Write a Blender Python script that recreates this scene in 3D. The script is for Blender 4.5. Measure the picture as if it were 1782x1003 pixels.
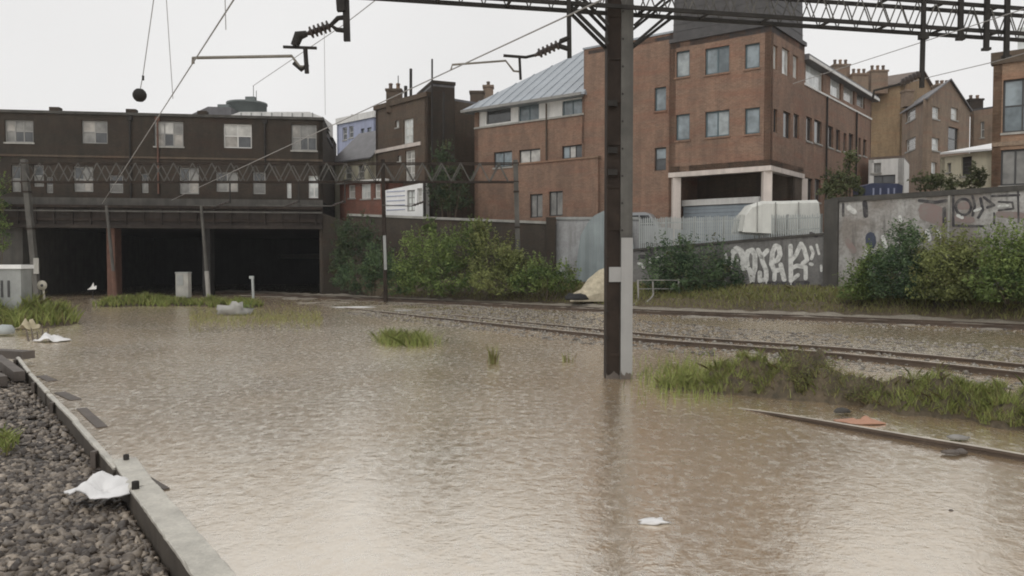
import bpy, math, random
import numpy as np
from mathutils import Vector

for o in list(bpy.data.objects):
    bpy.data.objects.remove(o)
SC = bpy.context.scene
COL = SC.collection

# ------------------------------------------------------------------ camera
F_PX, CX, CY, HOR = 1400.0, 891.0, 501.5, 455.0        # photograph pixels (1782 wide)
PITCH = math.atan((CY - HOR) / F_PX)
EYE = Vector((0, 0, 2.1))
cam = bpy.data.cameras.new('camera')
cam.sensor_width = 36.0
cam.lens = 36.0 * F_PX / 1782.0
cam.clip_start, cam.clip_end = 0.1, 6000
camo = bpy.data.objects.new('camera', cam)
COL.objects.link(camo)
camo.location = EYE
camo.rotation_euler = (math.pi / 2 - PITCH, 0, 0)
SC.camera = camo

# ------------------------------------------------------------------ overcast sky, soft sun, exposure
SUN_EL, SUN_AZ = math.radians(50), math.radians(205)
world = bpy.data.worlds.new('World')
SC.world = world
world.use_nodes = True
nt = world.node_tree
nt.nodes.clear()
wo = nt.nodes.new('ShaderNodeOutputWorld')
bg = nt.nodes.new('ShaderNodeBackground')
sky = nt.nodes.new('ShaderNodeTexSky')
sky.sky_type = 'NISHITA'
sky.sun_disc = False
sky.sun_elevation = SUN_EL
sky.sun_rotation = SUN_AZ
sky.dust_density = 6.0
hs = nt.nodes.new('ShaderNodeHueSaturation')
hs.inputs['Saturation'].default_value = 0.10
mixs = nt.nodes.new('ShaderNodeMix')
mixs.data_type = 'RGBA'
mixs.inputs[0].default_value = 0.86                      # how closed the cloud cover is
wtc = nt.nodes.new('ShaderNodeTexCoord')
wns = nt.nodes.new('ShaderNodeTexNoise')
wns.inputs['Scale'].default_value = 2.6
wns.inputs['Detail'].default_value = 5
wrp = nt.nodes.new('ShaderNodeValToRGB')                  # grey cloud, barely modelled
wrp.color_ramp.elements[0].position = 0.3
wrp.color_ramp.elements[0].color = (8.95, 8.88, 8.8, 1)
wrp.color_ramp.elements[1].position = 0.7
wrp.color_ramp.elements[1].color = (9.75, 9.68, 9.6, 1)
nt.links.new(wtc.outputs['Generated'], wns.inputs['Vector'])
nt.links.new(wns.outputs['Fac'], wrp.inputs[0])
nt.links.new(wrp.outputs[0], mixs.inputs[7])
nt.links.new(sky.outputs[0], hs.inputs['Color'])
nt.links.new(hs.outputs[0], mixs.inputs[6])
nt.links.new(mixs.outputs[2], bg.inputs['Color'])
bg.inputs['Strength'].default_value = 0.10
nt.links.new(bg.outputs[0], wo.inputs['Surface'])
sl = bpy.data.lights.new('sun', 'SUN')
sl.energy = 0.6
sl.angle = math.radians(30)
sl.color = (1.0, 0.97, 0.93)
so = bpy.data.objects.new('sun', sl)
COL.objects.link(so)
so.rotation_euler = (math.pi / 2 - SUN_EL, 0, math.pi - SUN_AZ)
SC.view_settings.view_transform = 'Standard'
SC.view_settings.look = 'None'
SC.view_settings.exposure = 0.0
SC.view_settings.gamma = 1.0
SC.render.engine = 'CYCLES'
SC.cycles.use_denoising = True
SC.cycles.max_bounces = 6
SC.cycles.filter_width = 1.9

# ------------------------------------------------------------------ measuring helpers
FWD = Vector((0, math.cos(PITCH), -math.sin(PITCH)))
UPV = Vector((0, math.sin(PITCH), math.cos(PITCH)))


def ray(px, py):
    return FWD + Vector((1, 0, 0)) * ((px - CX) / F_PX) + UPV * ((CY - py) / F_PX)


def P(px, py, Y):                      # the point at distance Y
    d = ray(px, py)
    return EYE + d * (Y / d.y)


def G(px, py, z):                      # the point at height z
    d = ray(px, py)
    return EYE + d * ((z - EYE.z) / d.z)


def PL(px, Y):                         # plan point
    p = P(px, HOR, Y)
    return (p.x, p.y)


def onwall(px, py, A, B):              # (distance along A->B, height) on a vertical wall
    d = ray(px, py)
    ax, ay = A
    tx, ty = B[0] - A[0], B[1] - A[1]
    L = math.hypot(tx, ty)
    tx, ty = tx / L, ty / L
    nx, ny = -ty, tx
    t = ((ax - EYE.x) * nx + (ay - EYE.y) * ny) / (d.x * nx + d.y * ny)
    p = EYE + d * t
    return ((p.x - ax) * tx + (p.y - ay) * ty, p.z)


def march(A, ang, px):                 # from plan point A along direction ang to image column px
    k = (px - CX) / F_PX * math.cos(PITCH)
    dx, dy = math.cos(ang), math.sin(ang)
    t = (k * A[1] - A[0]) / (dx - k * dy)
    return (A[0] + dx * t, A[1] + dy * t)


RNG = random.Random(7)


# ------------------------------------------------------------------ materials
def new_mat(name):
    m = bpy.data.materials.new(name)
    m.use_nodes = True
    n = m.node_tree
    b = n.nodes['Principled BSDF']
    return m, n, b


def mk(n, t, **kw):
    x = n.nodes.new(t)
    for k, v in kw.items():
        setattr(x, k, v)
    return x


def cmix(n, fac, a, b, mode='MIX'):
    x = mk(n, 'ShaderNodeMix', data_type='RGBA', blend_type=mode)
    for sock, v in ((x.inputs[0], fac), (x.inputs[6], a), (x.inputs[7], b)):
        if hasattr(v, 'is_output'):
            n.links.new(v, sock)
        elif isinstance(v, (int, float)):
            sock.default_value = v
        else:
            sock.default_value = (*v[:3], 1)
    return x.outputs[2]


def noise(n, vec, scale, detail=4, rough=0.6, dist=0.0):
    x = mk(n, 'ShaderNodeTexNoise')
    x.inputs['Scale'].default_value = scale
    x.inputs['Detail'].default_value = detail
    x.inputs['Roughness'].default_value = rough
    x.inputs['Distortion'].default_value = dist
    if vec is not None:
        n.links.new(vec, x.inputs['Vector'])
    return x.outputs['Fac']


def ramp(n, fac, pts):
    x = mk(n, 'ShaderNodeValToRGB')
    e = x.color_ramp.elements
    while len(e) < len(pts):
        e.new(0.5)
    for el, (p, c) in zip(e, pts):
        el.position = p
        el.color = (c, c, c, 1) if isinstance(c, (int, float)) else (*c[:3], 1)
    n.links.new(fac, x.inputs[0])
    return x.outputs[0]


def pos(n, sx=1, sy=1, sz=1):
    g = mk(n, 'ShaderNodeNewGeometry')
    mp = mk(n, 'ShaderNodeMapping')
    mp.inputs['Scale'].default_value = (sx, sy, sz)
    n.links.new(g.outputs['Position'], mp.inputs['Vector'])
    return mp.outputs[0]


def bump(n, b, h, strength, dist):
    x = mk(n, 'ShaderNodeBump')
    x.inputs['Strength'].default_value = strength
    x.inputs['Distance'].default_value = dist
    n.links.new(h, x.inputs['Height'])
    n.links.new(x.outputs[0], b.inputs['Normal'])


def plain(name, col, rough=0.6, metal=0.0, var=0.3, scale=1.5, streak=0.0, bmp=0.0, spec=0.5, fine=0.0):
    """plain surface with blotchy variation and optional vertical rain streaks"""
    m, n, b = new_mat(name)
    v = noise(n, pos(n), scale, 5)
    c = cmix(n, ramp(n, v, [(0.3, 0.0), (0.7, 1.0)]), [x * (1 - var) for x in col], [min(1, x * (1 + var * 0.6)) for x in col])
    if streak:
        s = noise(n, pos(n, 3.0, 3.0, 0.18), 1.2, 4)
        c = cmix(n, ramp(n, s, [(0.42, 0.0), (0.72, streak)]), c, [x * 0.35 for x in col])
    if fine:
        f = noise(n, pos(n), 45, 3)
        c = cmix(n, ramp(n, f, [(0.35, fine), (0.65, 0.0)]), c, [x * 0.45 for x in col])
    n.links.new(c, b.inputs['Base Color'])
    b.inputs['Roughness'].default_value = rough
    b.inputs['Metallic'].default_value = metal
    b.inputs['Specular IOR Level'].default_value = spec
    if bmp:
        bump(n, b, noise(n, pos(n), scale * 12, 4), bmp, 0.02)
    return m


def brick(name, c1, c2, mortar, stain=(0.05, 0.045, 0.04), amt=0.6, sc=1.0):
    m, n, b = new_mat(name)
    uv = mk(n, 'ShaderNodeUVMap')
    bt = mk(n, 'ShaderNodeTexBrick')
    n.links.new(uv.outputs[0], bt.inputs['Vector'])
    bt.inputs['Scale'].default_value = 1.0
    bt.inputs['Brick Width'].default_value = 0.225 * sc
    bt.inputs['Row Height'].default_value = 0.075 * sc
    bt.inputs['Mortar Size'].default_value = 0.010 * sc
    bt.inputs['Color1'].default_value = (*c1, 1)
    bt.inputs['Color2'].default_value = (*c2, 1)
    bt.inputs['Mortar'].default_value = (*mortar, 1)
    p = pos(n)
    big = noise(n, p, 0.45, 5, 0.65)
    med = noise(n, pos(n, 1.6, 1.6, 0.5), 1.3, 5, 0.65)
    c = cmix(n, ramp(n, big, [(0.35, 0.0), (0.75, amt)]), bt.outputs['Color'], stain)
    c = cmix(n, ramp(n, med, [(0.30, 0.45), (0.6, 0.0)]), c, [min(1, x * 1.45) for x in c1])
    band = noise(n, pos(n, .35, .35, 2.4), 1.0, 4, .6)
    c = cmix(n, ramp(n, band, [(0.48, 0.0), (0.7, 0.45)]), c, (c1[0] * .95, c1[1] * .66, c1[2] * .62))
    grain = noise(n, pos(n, 1, 1, 2.2), 7.0, 3, .7)
    c = cmix(n, ramp(n, grain, [(0.35, 0.45), (0.6, 0.0)]), c, [x * .5 for x in c1])
    st = noise(n, pos(n, 3.5, 3.5, 0.16), 1.0, 4)
    c = cmix(n, ramp(n, st, [(0.55, 0.0), (0.8, amt * 0.8)]), c, stain)
    n.links.new(c, b.inputs['Base Color'])
    b.inputs['Roughness'].default_value = 0.8
    b.inputs['Specular IOR Level'].default_value = 0.3
    bump(n, b, bt.outputs['Fac'], -0.3, 0.01)
    return m


def leaf_mat(name, dark, light, brown=(0.10, 0.08, 0.035)):
    m, n, b = new_mat(name)
    a = mk(n, 'ShaderNodeAttribute', attribute_name='tint')
    c = cmix(n, a.outputs['Fac'], dark, light)
    a2 = mk(n, 'ShaderNodeAttribute', attribute_name='dry')
    c = cmix(n, a2.outputs['Fac'], c, brown)
    n.links.new(c, b.inputs['Base Color'])
    b.inputs['Roughness'].default_value = 0.6
    b.inputs['Specular IOR Level'].default_value = 0.25
    tr = mk(n, 'ShaderNodeBsdfTranslucent')
    n.links.new(c, tr.inputs['Color'])
    ms = mk(n, 'ShaderNodeMixShader')
    ms.inputs[0].default_value = 0.25
    n.links.new(b.outputs[0], ms.inputs[1])
    n.links.new(tr.outputs[0], ms.inputs[2])
    n.links.new(ms.outputs[0], n.nodes['Material Output'].inputs['Surface'])
    return m


def pane_mat(name, col, rough=0.06):
    m, n, b = new_mat(name)
    v = noise(n, pos(n), 1.7, 2)
    c = cmix(n, ramp(n, v, [(0.35, 0.0), (0.65, 1.0)]), [x * 0.7 for x in col], [min(1, x * 1.25) for x in col])
    n.links.new(c, b.inputs['Base Color'])
    b.inputs['Roughness'].default_value = rough
    b.inputs['Specular IOR Level'].default_value = 0.6
    b.inputs['Coat Weight'].default_value = 0.4
    b.inputs['Coat Roughness'].default_value = 0.03
    return m


M = {}
M['brick_main'] = brick('brick_main', (0.265, 0.163, 0.112), (0.168, 0.101, 0.073), (0.26, 0.205, 0.16), (0.10, 0.068, 0.052), 0.6)
M['brick_soot'] = brick('brick_soot', (0.052, 0.038, 0.027), (0.033, 0.026, 0.019), (0.043, 0.036, 0.029), (0.018, 0.018, 0.014), 0.8)
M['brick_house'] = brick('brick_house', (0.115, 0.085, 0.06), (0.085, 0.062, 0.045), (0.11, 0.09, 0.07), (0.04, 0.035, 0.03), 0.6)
M['brick_yellow'] = brick('brick_yellow', (0.36, 0.255, 0.145), (0.29, 0.20, 0.11), (0.22, 0.17, 0.12), (0.10, 0.075, 0.05), 0.5)
M['brick_brown'] = brick('brick_brown', (0.29, 0.215, 0.155), (0.225, 0.165, 0.12), (0.18, 0.145, 0.11), (0.07, 0.055, 0.045), 0.5)
M['brick_tan'] = brick('brick_tan', (0.29, 0.19, 0.125), (0.24, 0.155, 0.105), (0.25, 0.19, 0.14), (0.11, 0.08, 0.06), 0.5)
M['brick_red'] = brick('brick_red', (0.24, 0.10, 0.07), (0.18, 0.08, 0.06), (0.2, 0.15, 0.12), (0.07, 0.05, 0.04), 0.5)
M['brick_wall'] = brick('brick_wall', (0.075, 0.06, 0.045), (0.055, 0.045, 0.036), (0.07, 0.06, 0.05), (0.035, 0.032, 0.026), 0.6)
M['steel_dark'] = plain('steel_dark', (0.032, 0.029, 0.026), 0.75, 0.0, 0.35, 3, 0.3, spec=0.25)
M['steel_brown'] = plain('steel_brown', (0.036, 0.026, 0.020), 0.75, 0.0, 0.5, 2.5, 0.4, spec=0.2)
M['steel_grey'] = plain('steel_grey', (0.105, 0.10, 0.09), 0.65, 0.0, 0.35, 2, 0.5, spec=0.3)
M['galv'] = plain('galv', (0.30, 0.31, 0.30), 0.5, 0.2, 0.2, 2, 0.25)
M['plate'] = plain('plate', (0.33, 0.325, 0.315), 0.6, 0.0, 0.10, 2, 0.15)
M['rod'] = plain('rod', (0.20, 0.18, 0.15), 0.5, 0.3, 0.2, 3)
M['insulator'] = plain('insulator', (0.035, 0.024, 0.02), 0.35, 0.0, 0.2, 5)
M['wire'] = plain('wire', (0.30, 0.29, 0.28), 0.6, 0.0, 0.1, 2)
M['rail'] = plain('rail', (0.105, 0.075, 0.055), 0.6, 0.2, 0.3, 3, fine=0.3)
M['rail_head'] = plain('rail_head', (0.58, 0.53, 0.45), 0.4, 0.15, 0.2, 3)  # worn steel, with the reflected sky put into the pale colour
M['white'] = plain('white', (0.72, 0.71, 0.68), 0.6, 0, 0.12, 2, 0.25)
M['white_wet'] = plain('white_wet', (0.78, 0.78, 0.77), 0.45, 0, 0.08, 2)
M['cream'] = plain('cream', (0.62, 0.58, 0.44), 0.7, 0, 0.12, 1.5, 0.3)
M['lavender'] = plain('lavender', (0.36, 0.39, 0.52), 0.7, 0, 0.12, 1.5, 0.3)
M['beam_white'] = plain('beam_white', (0.62, 0.55, 0.50), 0.7, 0, 0.12, 1.2, 0.35)
M['roof_metal'] = plain('roof_metal', (0.33, 0.36, 0.39), 0.45, 0.0, 0.10, 0.8, 0.2)
M['slate'] = plain('slate', (0.070, 0.066, 0.066), 0.6, 0, 0.3, 2.2, 0.3, bmp=0.3)
M['roof_slate'] = plain('roof_slate', (0.14, 0.135, 0.14), 0.5, 0, 0.25, 2.0, 0.3)
M['roof_brown'] = plain('roof_brown', (0.16, 0.12, 0.095), 0.7, 0, 0.3, 2.0, 0.3)
M['concrete'] = plain('concrete', (0.34, 0.325, 0.30), 0.8, 0, 0.3, 1.2, 0.5, bmp=0.3, fine=0.2)
M['concrete_dark'] = plain('concrete_dark', (0.075, 0.07, 0.062), 0.85, 0, 0.35, 1.3, 0.5, bmp=0.3)
M['coping'] = plain('coping', (0.36, 0.35, 0.32), 0.8, 0, 0.25, 2, 0.3)
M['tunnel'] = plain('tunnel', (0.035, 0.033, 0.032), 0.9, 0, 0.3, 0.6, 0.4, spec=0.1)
M['girder'] = plain('girder', (0.042, 0.034, 0.029), 0.8, 0, 0.4, 0.8, 0.5, spec=0.2)
M['roller'] = plain('roller', (0.30, 0.345, 0.38), 0.5, 0.1, 0.1, 1, 0.2)
M['frame_white'] = plain('frame_white', (0.62, 0.61, 0.58), 0.5, 0, 0.1, 2)
M['frame_teal'] = plain('frame_teal', (0.075, 0.115, 0.13), 0.5, 0, 0.15, 2)
M['frame_dark'] = plain('frame_dark', (0.045, 0.045, 0.045), 0.5, 0, 0.15, 2)
M['frame_grey'] = plain('frame_grey', (0.25, 0.245, 0.23), 0.5, 0, 0.15, 2)
M['pane_sky'] = pane_mat('pane_sky', (0.205, 0.245, 0.265))  # sky panes: reflected sky and blinds put into the base colour
M['pane_sky2'] = pane_mat('pane_sky2', (0.27, 0.30, 0.305))
M['pane_sky3'] = pane_mat('pane_sky3', (0.12, 0.15, 0.165))
M['pane_pale'] = pane_mat('pane_pale', (0.55, 0.57, 0.55))
M['pane_dim'] = pane_mat('pane_dim', (0.19, 0.185, 0.17), 0.2)
M['pane_dark'] = pane_mat('pane_dark', (0.055, 0.058, 0.06))
M['pane_grime'] = pane_mat('pane_grime', (0.30, 0.28, 0.25), 0.25)
M['pane_net'] = pane_mat('pane_net', (0.42, 0.41, 0.38), 0.2)
M['timber_shaded'] = plain('timber_shaded', (0.075, 0.062, 0.048), 0.7, 0, 0.4, 3, 0.4, bmp=0.4)  # timber darkened to paint the shaded sides of the edging
M['timber_wet'] = plain('timber_wet', (0.115, 0.095, 0.08), 0.6, 0, 0.35, 3, 0.3, bmp=0.3)
M['beam_sheen'] = plain('beam_sheen', (0.58, 0.55, 0.48), 0.4, 0, 0.28, 4.5, 0.2, bmp=0.3, fine=0.35)  # pale colour stands in for sky reflected on wet timber
M['bag'] = plain('bag', (0.74, 0.73, 0.72), 0.4, 0, 0.1, 4)
M['cardboard'] = plain('cardboard', (0.50, 0.44, 0.30), 0.8, 0, 0.25, 4)
M['sand'] = plain('sand', (0.50, 0.44, 0.32), 0.85, 0, 0.35, 4, 0.3, bmp=.5)
M['orange'] = plain('orange', (0.44, 0.24, 0.16), 0.6, 0, 0.2, 4)
M['blue'] = plain('blue', (0.065, 0.078, 0.135), 0.4, 0, 0.2, 2)
M['car_grey'] = plain('car_grey', (0.33, 0.34, 0.35), 0.35, 0.1, 0.08, 1)
M['rubber'] = plain('rubber', (0.02, 0.02, 0.02), 0.8)
M['tarp'] = plain('tarp', (0.66, 0.665, 0.62), 0.6, 0, 0.12, 1.5, 0.3)
M['sheet'] = plain('sheet', (0.27, 0.31, 0.315), 0.5, 0.1, 0.18, 0.8, 0.4)
M['fence'] = plain('fence', (0.40, 0.425, 0.415), 0.55, 0.1, 0.15, 1.0, 0.35)
M['stem'] = plain('stem', (0.10, 0.075, 0.05), 0.8, 0, 0.3, 4)
M['yellow_disc'] = plain('yellow_disc', (0.42, 0.39, 0.32), 0.6, 0, 0.15, 5)
M['rust'] = plain('rust', (0.13, 0.065, 0.045), 0.8, 0, 0.35, 3, 0.3)


def spray_mat(name, col, wall, fade, sc=5.0):
    m, n, b = new_mat(name)
    v = noise(n, pos(n), sc, 5, .7)
    c = cmix(n, ramp(n, v, [(0.36, fade), (0.54, 0.0)]), col, wall)
    st = noise(n, pos(n, 4, 4, .4), 1.4, 4)
    c = cmix(n, ramp(n, st, [(0.55, 0.0), (0.78, .4)]), c, wall)
    n.links.new(c, b.inputs['Base Color'])
    b.inputs['Roughness'].default_value = .85
    return m


M['spray_white'] = spray_mat('spray_white', (0.64, 0.64, 0.61), (0.20, 0.195, 0.185), .6)
M['spray_dark'] = spray_mat('spray_dark', (0.045, 0.042, 0.046), (0.20, 0.19, 0.175), .6, 4)
M['spray_pink'] = spray_mat('spray_pink', (0.25, 0.19, 0.175), (0.24, 0.22, 0.20), .9, 3)
M['spray_blue'] = plain('spray_blue', (0.055, 0.065, 0.095), 0.8, 0, 0.3, 2)
M['drum'] = plain('drum', (0.15, 0.17, 0.165), 0.6, 0, 0.2, 1)
M['leaf_bush'] = leaf_mat('leaf_bush', (0.05, 0.088, 0.026), (0.25, 0.32, 0.10))
M['leaf_dark'] = leaf_mat('leaf_dark', (0.035, 0.055, 0.032), (0.10, 0.14, 0.065))
M['leaf_tree'] = leaf_mat('leaf_tree', (0.06, 0.075, 0.035), (0.17, 0.19, 0.09))
M['leaf_olive'] = leaf_mat('leaf_olive', (0.075, 0.09, 0.03), (0.30, 0.33, 0.12))
M['leaf_blue'] = leaf_mat('leaf_blue', (0.035, 0.065, 0.035), (0.15, 0.22, 0.10))
M['bramble'] = leaf_mat('bramble', (0.07, 0.07, 0.035), (0.26, 0.29, 0.09), (0.17, 0.12, 0.07))
M['grass'] = leaf_mat('grass', (0.13, 0.16, 0.04), (0.40, 0.45, 0.15), (0.24, 0.19, 0.095))


def wall_patchy(name, base, pale, dark, sc):
    m, n, b = new_mat(name)
    v = noise(n, pos(n, 1, 1, 1.0), sc, 5, 0.6, 0.4)
    c = cmix(n, ramp(n, v, [(0.40, 0.0), (0.60, 1.0)]), base, pale)
    s = noise(n, pos(n, 2.2, 2.2, 0.25), 0.9, 5, 0.65)
    c = cmix(n, ramp(n, s, [(0.52, 0.0), (0.68, 0.85)]), c, dark)
    f = noise(n, pos(n), 9, 4)
    c = cmix(n, ramp(n, f, [(0.35, 0.35), (0.6, 0.0)]), c, dark)
    n.links.new(c, b.inputs['Base Color'])
    b.inputs['Roughness'].default_value = 0.85
    bump(n, b, f, 0.3, 0.02)
    return m


M['wall_grey'] = wall_patchy('wall_grey', (0.145, 0.14, 0.135), (0.20, 0.195, 0.185), (0.06, 0.058, 0.055), 0.8)
M['wall_pale'] = wall_patchy('wall_pale', (0.25, 0.225, 0.20), (0.44, 0.43, 0.41), (0.085, 0.08, 0.072), 0.6)
M['wall_block'] = wall_patchy('wall_block', (0.32, 0.32, 0.32), (0.44, 0.45, 0.46), (0.20, 0.20, 0.195), 0.8)


def water_mat():
    m, n, b = new_mat('flood_water')
    big = noise(n, pos(n), 0.16, 3, 0.5, 0.6)
    c = cmix(n, ramp(n, big, [(0.3, 0.0), (0.7, 1.0)]), (0.37, 0.262, 0.150), (0.45, 0.335, 0.205))
    n.links.new(c, b.inputs['Base Color'])
    b.inputs['Roughness'].default_value = 0.22
    b.inputs['IOR'].default_value = 1.6
    # rain pocked, wind ruffled surface: three sizes of ripple
    w1 = noise(n, pos(n, 1.0, 1.0, 1), 6.0, 3, 0.55, 0.5)
    w2 = noise(n, pos(n, 1.0, 1.25, 1), 17.0, 3, 0.6, 0.3)
    w3 = noise(n, pos(n), 38.0, 2, 0.5)
    a = mk(n, 'ShaderNodeMath', operation='MULTIPLY_ADD')
    n.links.new(w2, a.inputs[0]); a.inputs[1].default_value = 0.50; n.links.new(w1, a.inputs[2])
    a2 = mk(n, 'ShaderNodeMath', operation='MULTIPLY_ADD')
    n.links.new(w3, a2.inputs[0]); a2.inputs[1].default_value = 0.10; n.links.new(a.outputs[0], a2.inputs[2])
    # rings from the rain drops
    vo = mk(n, 'ShaderNodeTexVoronoi')
    vo.inputs['Scale'].default_value = 3.6
    vo.inputs['Randomness'].default_value = 1.0
    n.links.new(pos(n), vo.inputs['Vector'])
    k1 = mk(n, 'ShaderNodeMath', operation='MULTIPLY'); n.links.new(vo.outputs['Distance'], k1.inputs[0]); k1.inputs[1].default_value = 42.0
    k2 = mk(n, 'ShaderNodeMath', operation='SINE'); n.links.new(k1.outputs[0], k2.inputs[0])
    fall = ramp(n, vo.outputs['Distance'], [(0.0, 1.0), (0.38, 0.0)])
    k3 = mk(n, 'ShaderNodeMath', operation='MULTIPLY'); n.links.new(k2.outputs[0], k3.inputs[0]); n.links.new(fall, k3.inputs[1])
    a3 = mk(n, 'ShaderNodeMath', operation='MULTIPLY_ADD')
    n.links.new(k3.outputs[0], a3.inputs[0]); a3.inputs[1].default_value = 0.045; n.links.new(a2.outputs[0], a3.inputs[2])
    calm = ramp(n, noise(n, pos(n, 1, 0.7, 1), 0.22, 3), [(0.35, 0.35), (0.62, 1.15)])
    x = mk(n, 'ShaderNodeBump')
    x.inputs['Strength'].default_value = 1.0
    g = mk(n, 'ShaderNodeNewGeometry')
    sx = mk(n, 'ShaderNodeSeparateXYZ')
    n.links.new(g.outputs['Position'], sx.inputs[0])
    rg_ = mk(n, 'ShaderNodeMapRange')                   # the wind ruffles the open water further out
    n.links.new(sx.outputs['Y'], rg_.inputs[0])
    for i_, v_ in ((1, 4.0), (2, 20.0), (3, 0.30), (4, 1.5)):
        rg_.inputs[i_].default_value = v_
    st = mk(n, 'ShaderNodeMath', operation='MULTIPLY')
    n.links.new(calm, st.inputs[0]); n.links.new(rg_.outputs[0], st.inputs[1])
    ds_ = mk(n, 'ShaderNodeMath', operation='MULTIPLY')
    n.links.new(st.outputs[0], ds_.inputs[0]); ds_.inputs[1].default_value = 0.014
    n.links.new(ds_.outputs[0], x.inputs['Distance'])
    n.links.new(a3.outputs[0], x.inputs['Height'])
    n.links.new(x.outputs[0], b.inputs['Normal'])
    gl = mk(n, 'ShaderNodeBsdfGlossy')
    fl = noise(n, pos(n, 9.0, 5.2, 1), 1.0, 5, 0.75, 0.3)   # pocked and smooth flecks of the rain beaten surface
    rr2 = mk(n, 'ShaderNodeMapRange'); n.links.new(fl, rr2.inputs[0])
    for i_, v_ in ((1, 0.36), (2, 0.66), (3, 0.09), (4, 0.34)):
        rr2.inputs[i_].default_value = v_
    n.links.new(rr2.outputs[0], gl.inputs['Roughness'])
    rr3 = mk(n, 'ShaderNodeMapRange'); n.links.new(fl, rr3.inputs[0])
    for i_, v_ in ((1, 0.34), (2, 0.68), (3, 0.48), (4, 0.84)):
        rr3.inputs[i_].default_value = v_
    pt = ramp(n, noise(n, pos(n, 1, .75, 1), 0.33, 4, .6, .8), [(0.34, 0.80), (0.62, 1.12)])   # slicks and ruffled patches
    r4 = mk(n, 'ShaderNodeMath', operation='MULTIPLY', use_clamp=True)
    n.links.new(rr3.outputs[0], r4.inputs[0]); n.links.new(pt, r4.inputs[1])
    gl.inputs['Color'].default_value = (1.0, 0.955, 0.875, 1)
    n.links.new(x.outputs[0], gl.inputs['Normal'])
    ms = mk(n, 'ShaderNodeMixShader')
    n.links.new(r4.outputs[0], ms.inputs[0])
    n.links.new(b.outputs[0], ms.inputs[1])
    n.links.new(gl.outputs[0], ms.inputs[2])
    n.links.new(ms.outputs[0], n.nodes['Material Output'].inputs['Surface'])
    return m


M['water'] = water_mat()


def soil(name, c1, c2, sc, bmp=0.6):
    m, n, b = new_mat(name)
    v = noise(n, pos(n), sc, 6, 0.7)
    v2 = noise(n, pos(n), sc * 0.08, 4, 0.6)
    c = cmix(n, ramp(n, v, [(0.32, 0.0), (0.68, 1.0)]), c1, c2)
    c = cmix(n, ramp(n, v2, [(0.4, 0.0), (0.7, 0.5)]), c, [x * 0.6 for x in c1])
    n.links.new(c, b.inputs['Base Color'])
    b.inputs['Roughness'].default_value = 0.75
    bump(n, b, v, bmp, 0.05)
    return m


M['mud'] = soil('mud', (0.10, 0.08, 0.058), (0.20, 0.165, 0.12), 3)
M['bed'] = soil('bed', (0.17, 0.145, 0.115), (0.42, 0.38, 0.31), 16, 1.0)
M['bank'] = soil('bank', (0.055, 0.045, 0.026), (0.16, 0.12, 0.075), 7, 1.0)
M['yard'] = soil('yard', (0.12, 0.115, 0.105), (0.2, 0.19, 0.17), 1.5)
M['ballast_bed'] = soil('ballast_bed', (0.04, 0.035, 0.03), (0.10, 0.09, 0.08), 14, 1.0)


def stone_mat(name, c_lo, c_hi, rough):
    m, n, b = new_mat(name)
    a = mk(n, 'ShaderNodeAttribute', attribute_name='tint')
    c = cmix(n, a.outputs['Fac'], c_lo, c_hi)
    v = noise(n, pos(n), 30, 3)
    c = cmix(n, ramp(n, v, [(0.4, 0.0), (0.65, 0.5)]), c, (0.06, 0.05, 0.045))
    n.links.new(c, b.inputs['Base Color'])
    b.inputs['Roughness'].default_value = rough
    return m


M['stone'] = stone_mat('ballast_stone', (0.050, 0.038, 0.029), (0.40, 0.335, 0.265), 0.40)
M['stone_wet'] = stone_mat('track_stone', (0.09, 0.078, 0.064), (0.36, 0.33, 0.28), 0.22)


# ------------------------------------------------------------------ object helpers
def tag(o, label=None, cat=None, group=None, kind=None):
    if label: o['label'] = label
    if cat: o['category'] = cat
    if group: o['group'] = group
    if kind: o['kind'] = kind
    return o


def thing(name, label, cat, loc, group=None):
    o = bpy.data.objects.new(name, None)
    COL.objects.link(o)
    o.location = loc
    o.empty_display_size = 0.2
    return tag(o, label, cat, group)


def base_of(o):
    v = Vector((0, 0, 0))
    while o is not None:
        v += o.location
        o = o.parent
    return v


def link_mesh(name, me, mat, parent):
    o = bpy.data.objects.new(name, me)
    COL.objects.link(o)
    if mat is not None:
        me.materials.append(M[mat] if isinstance(mat, str) else mat)
    if parent is not None:
        o.parent = parent
    return o


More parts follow.
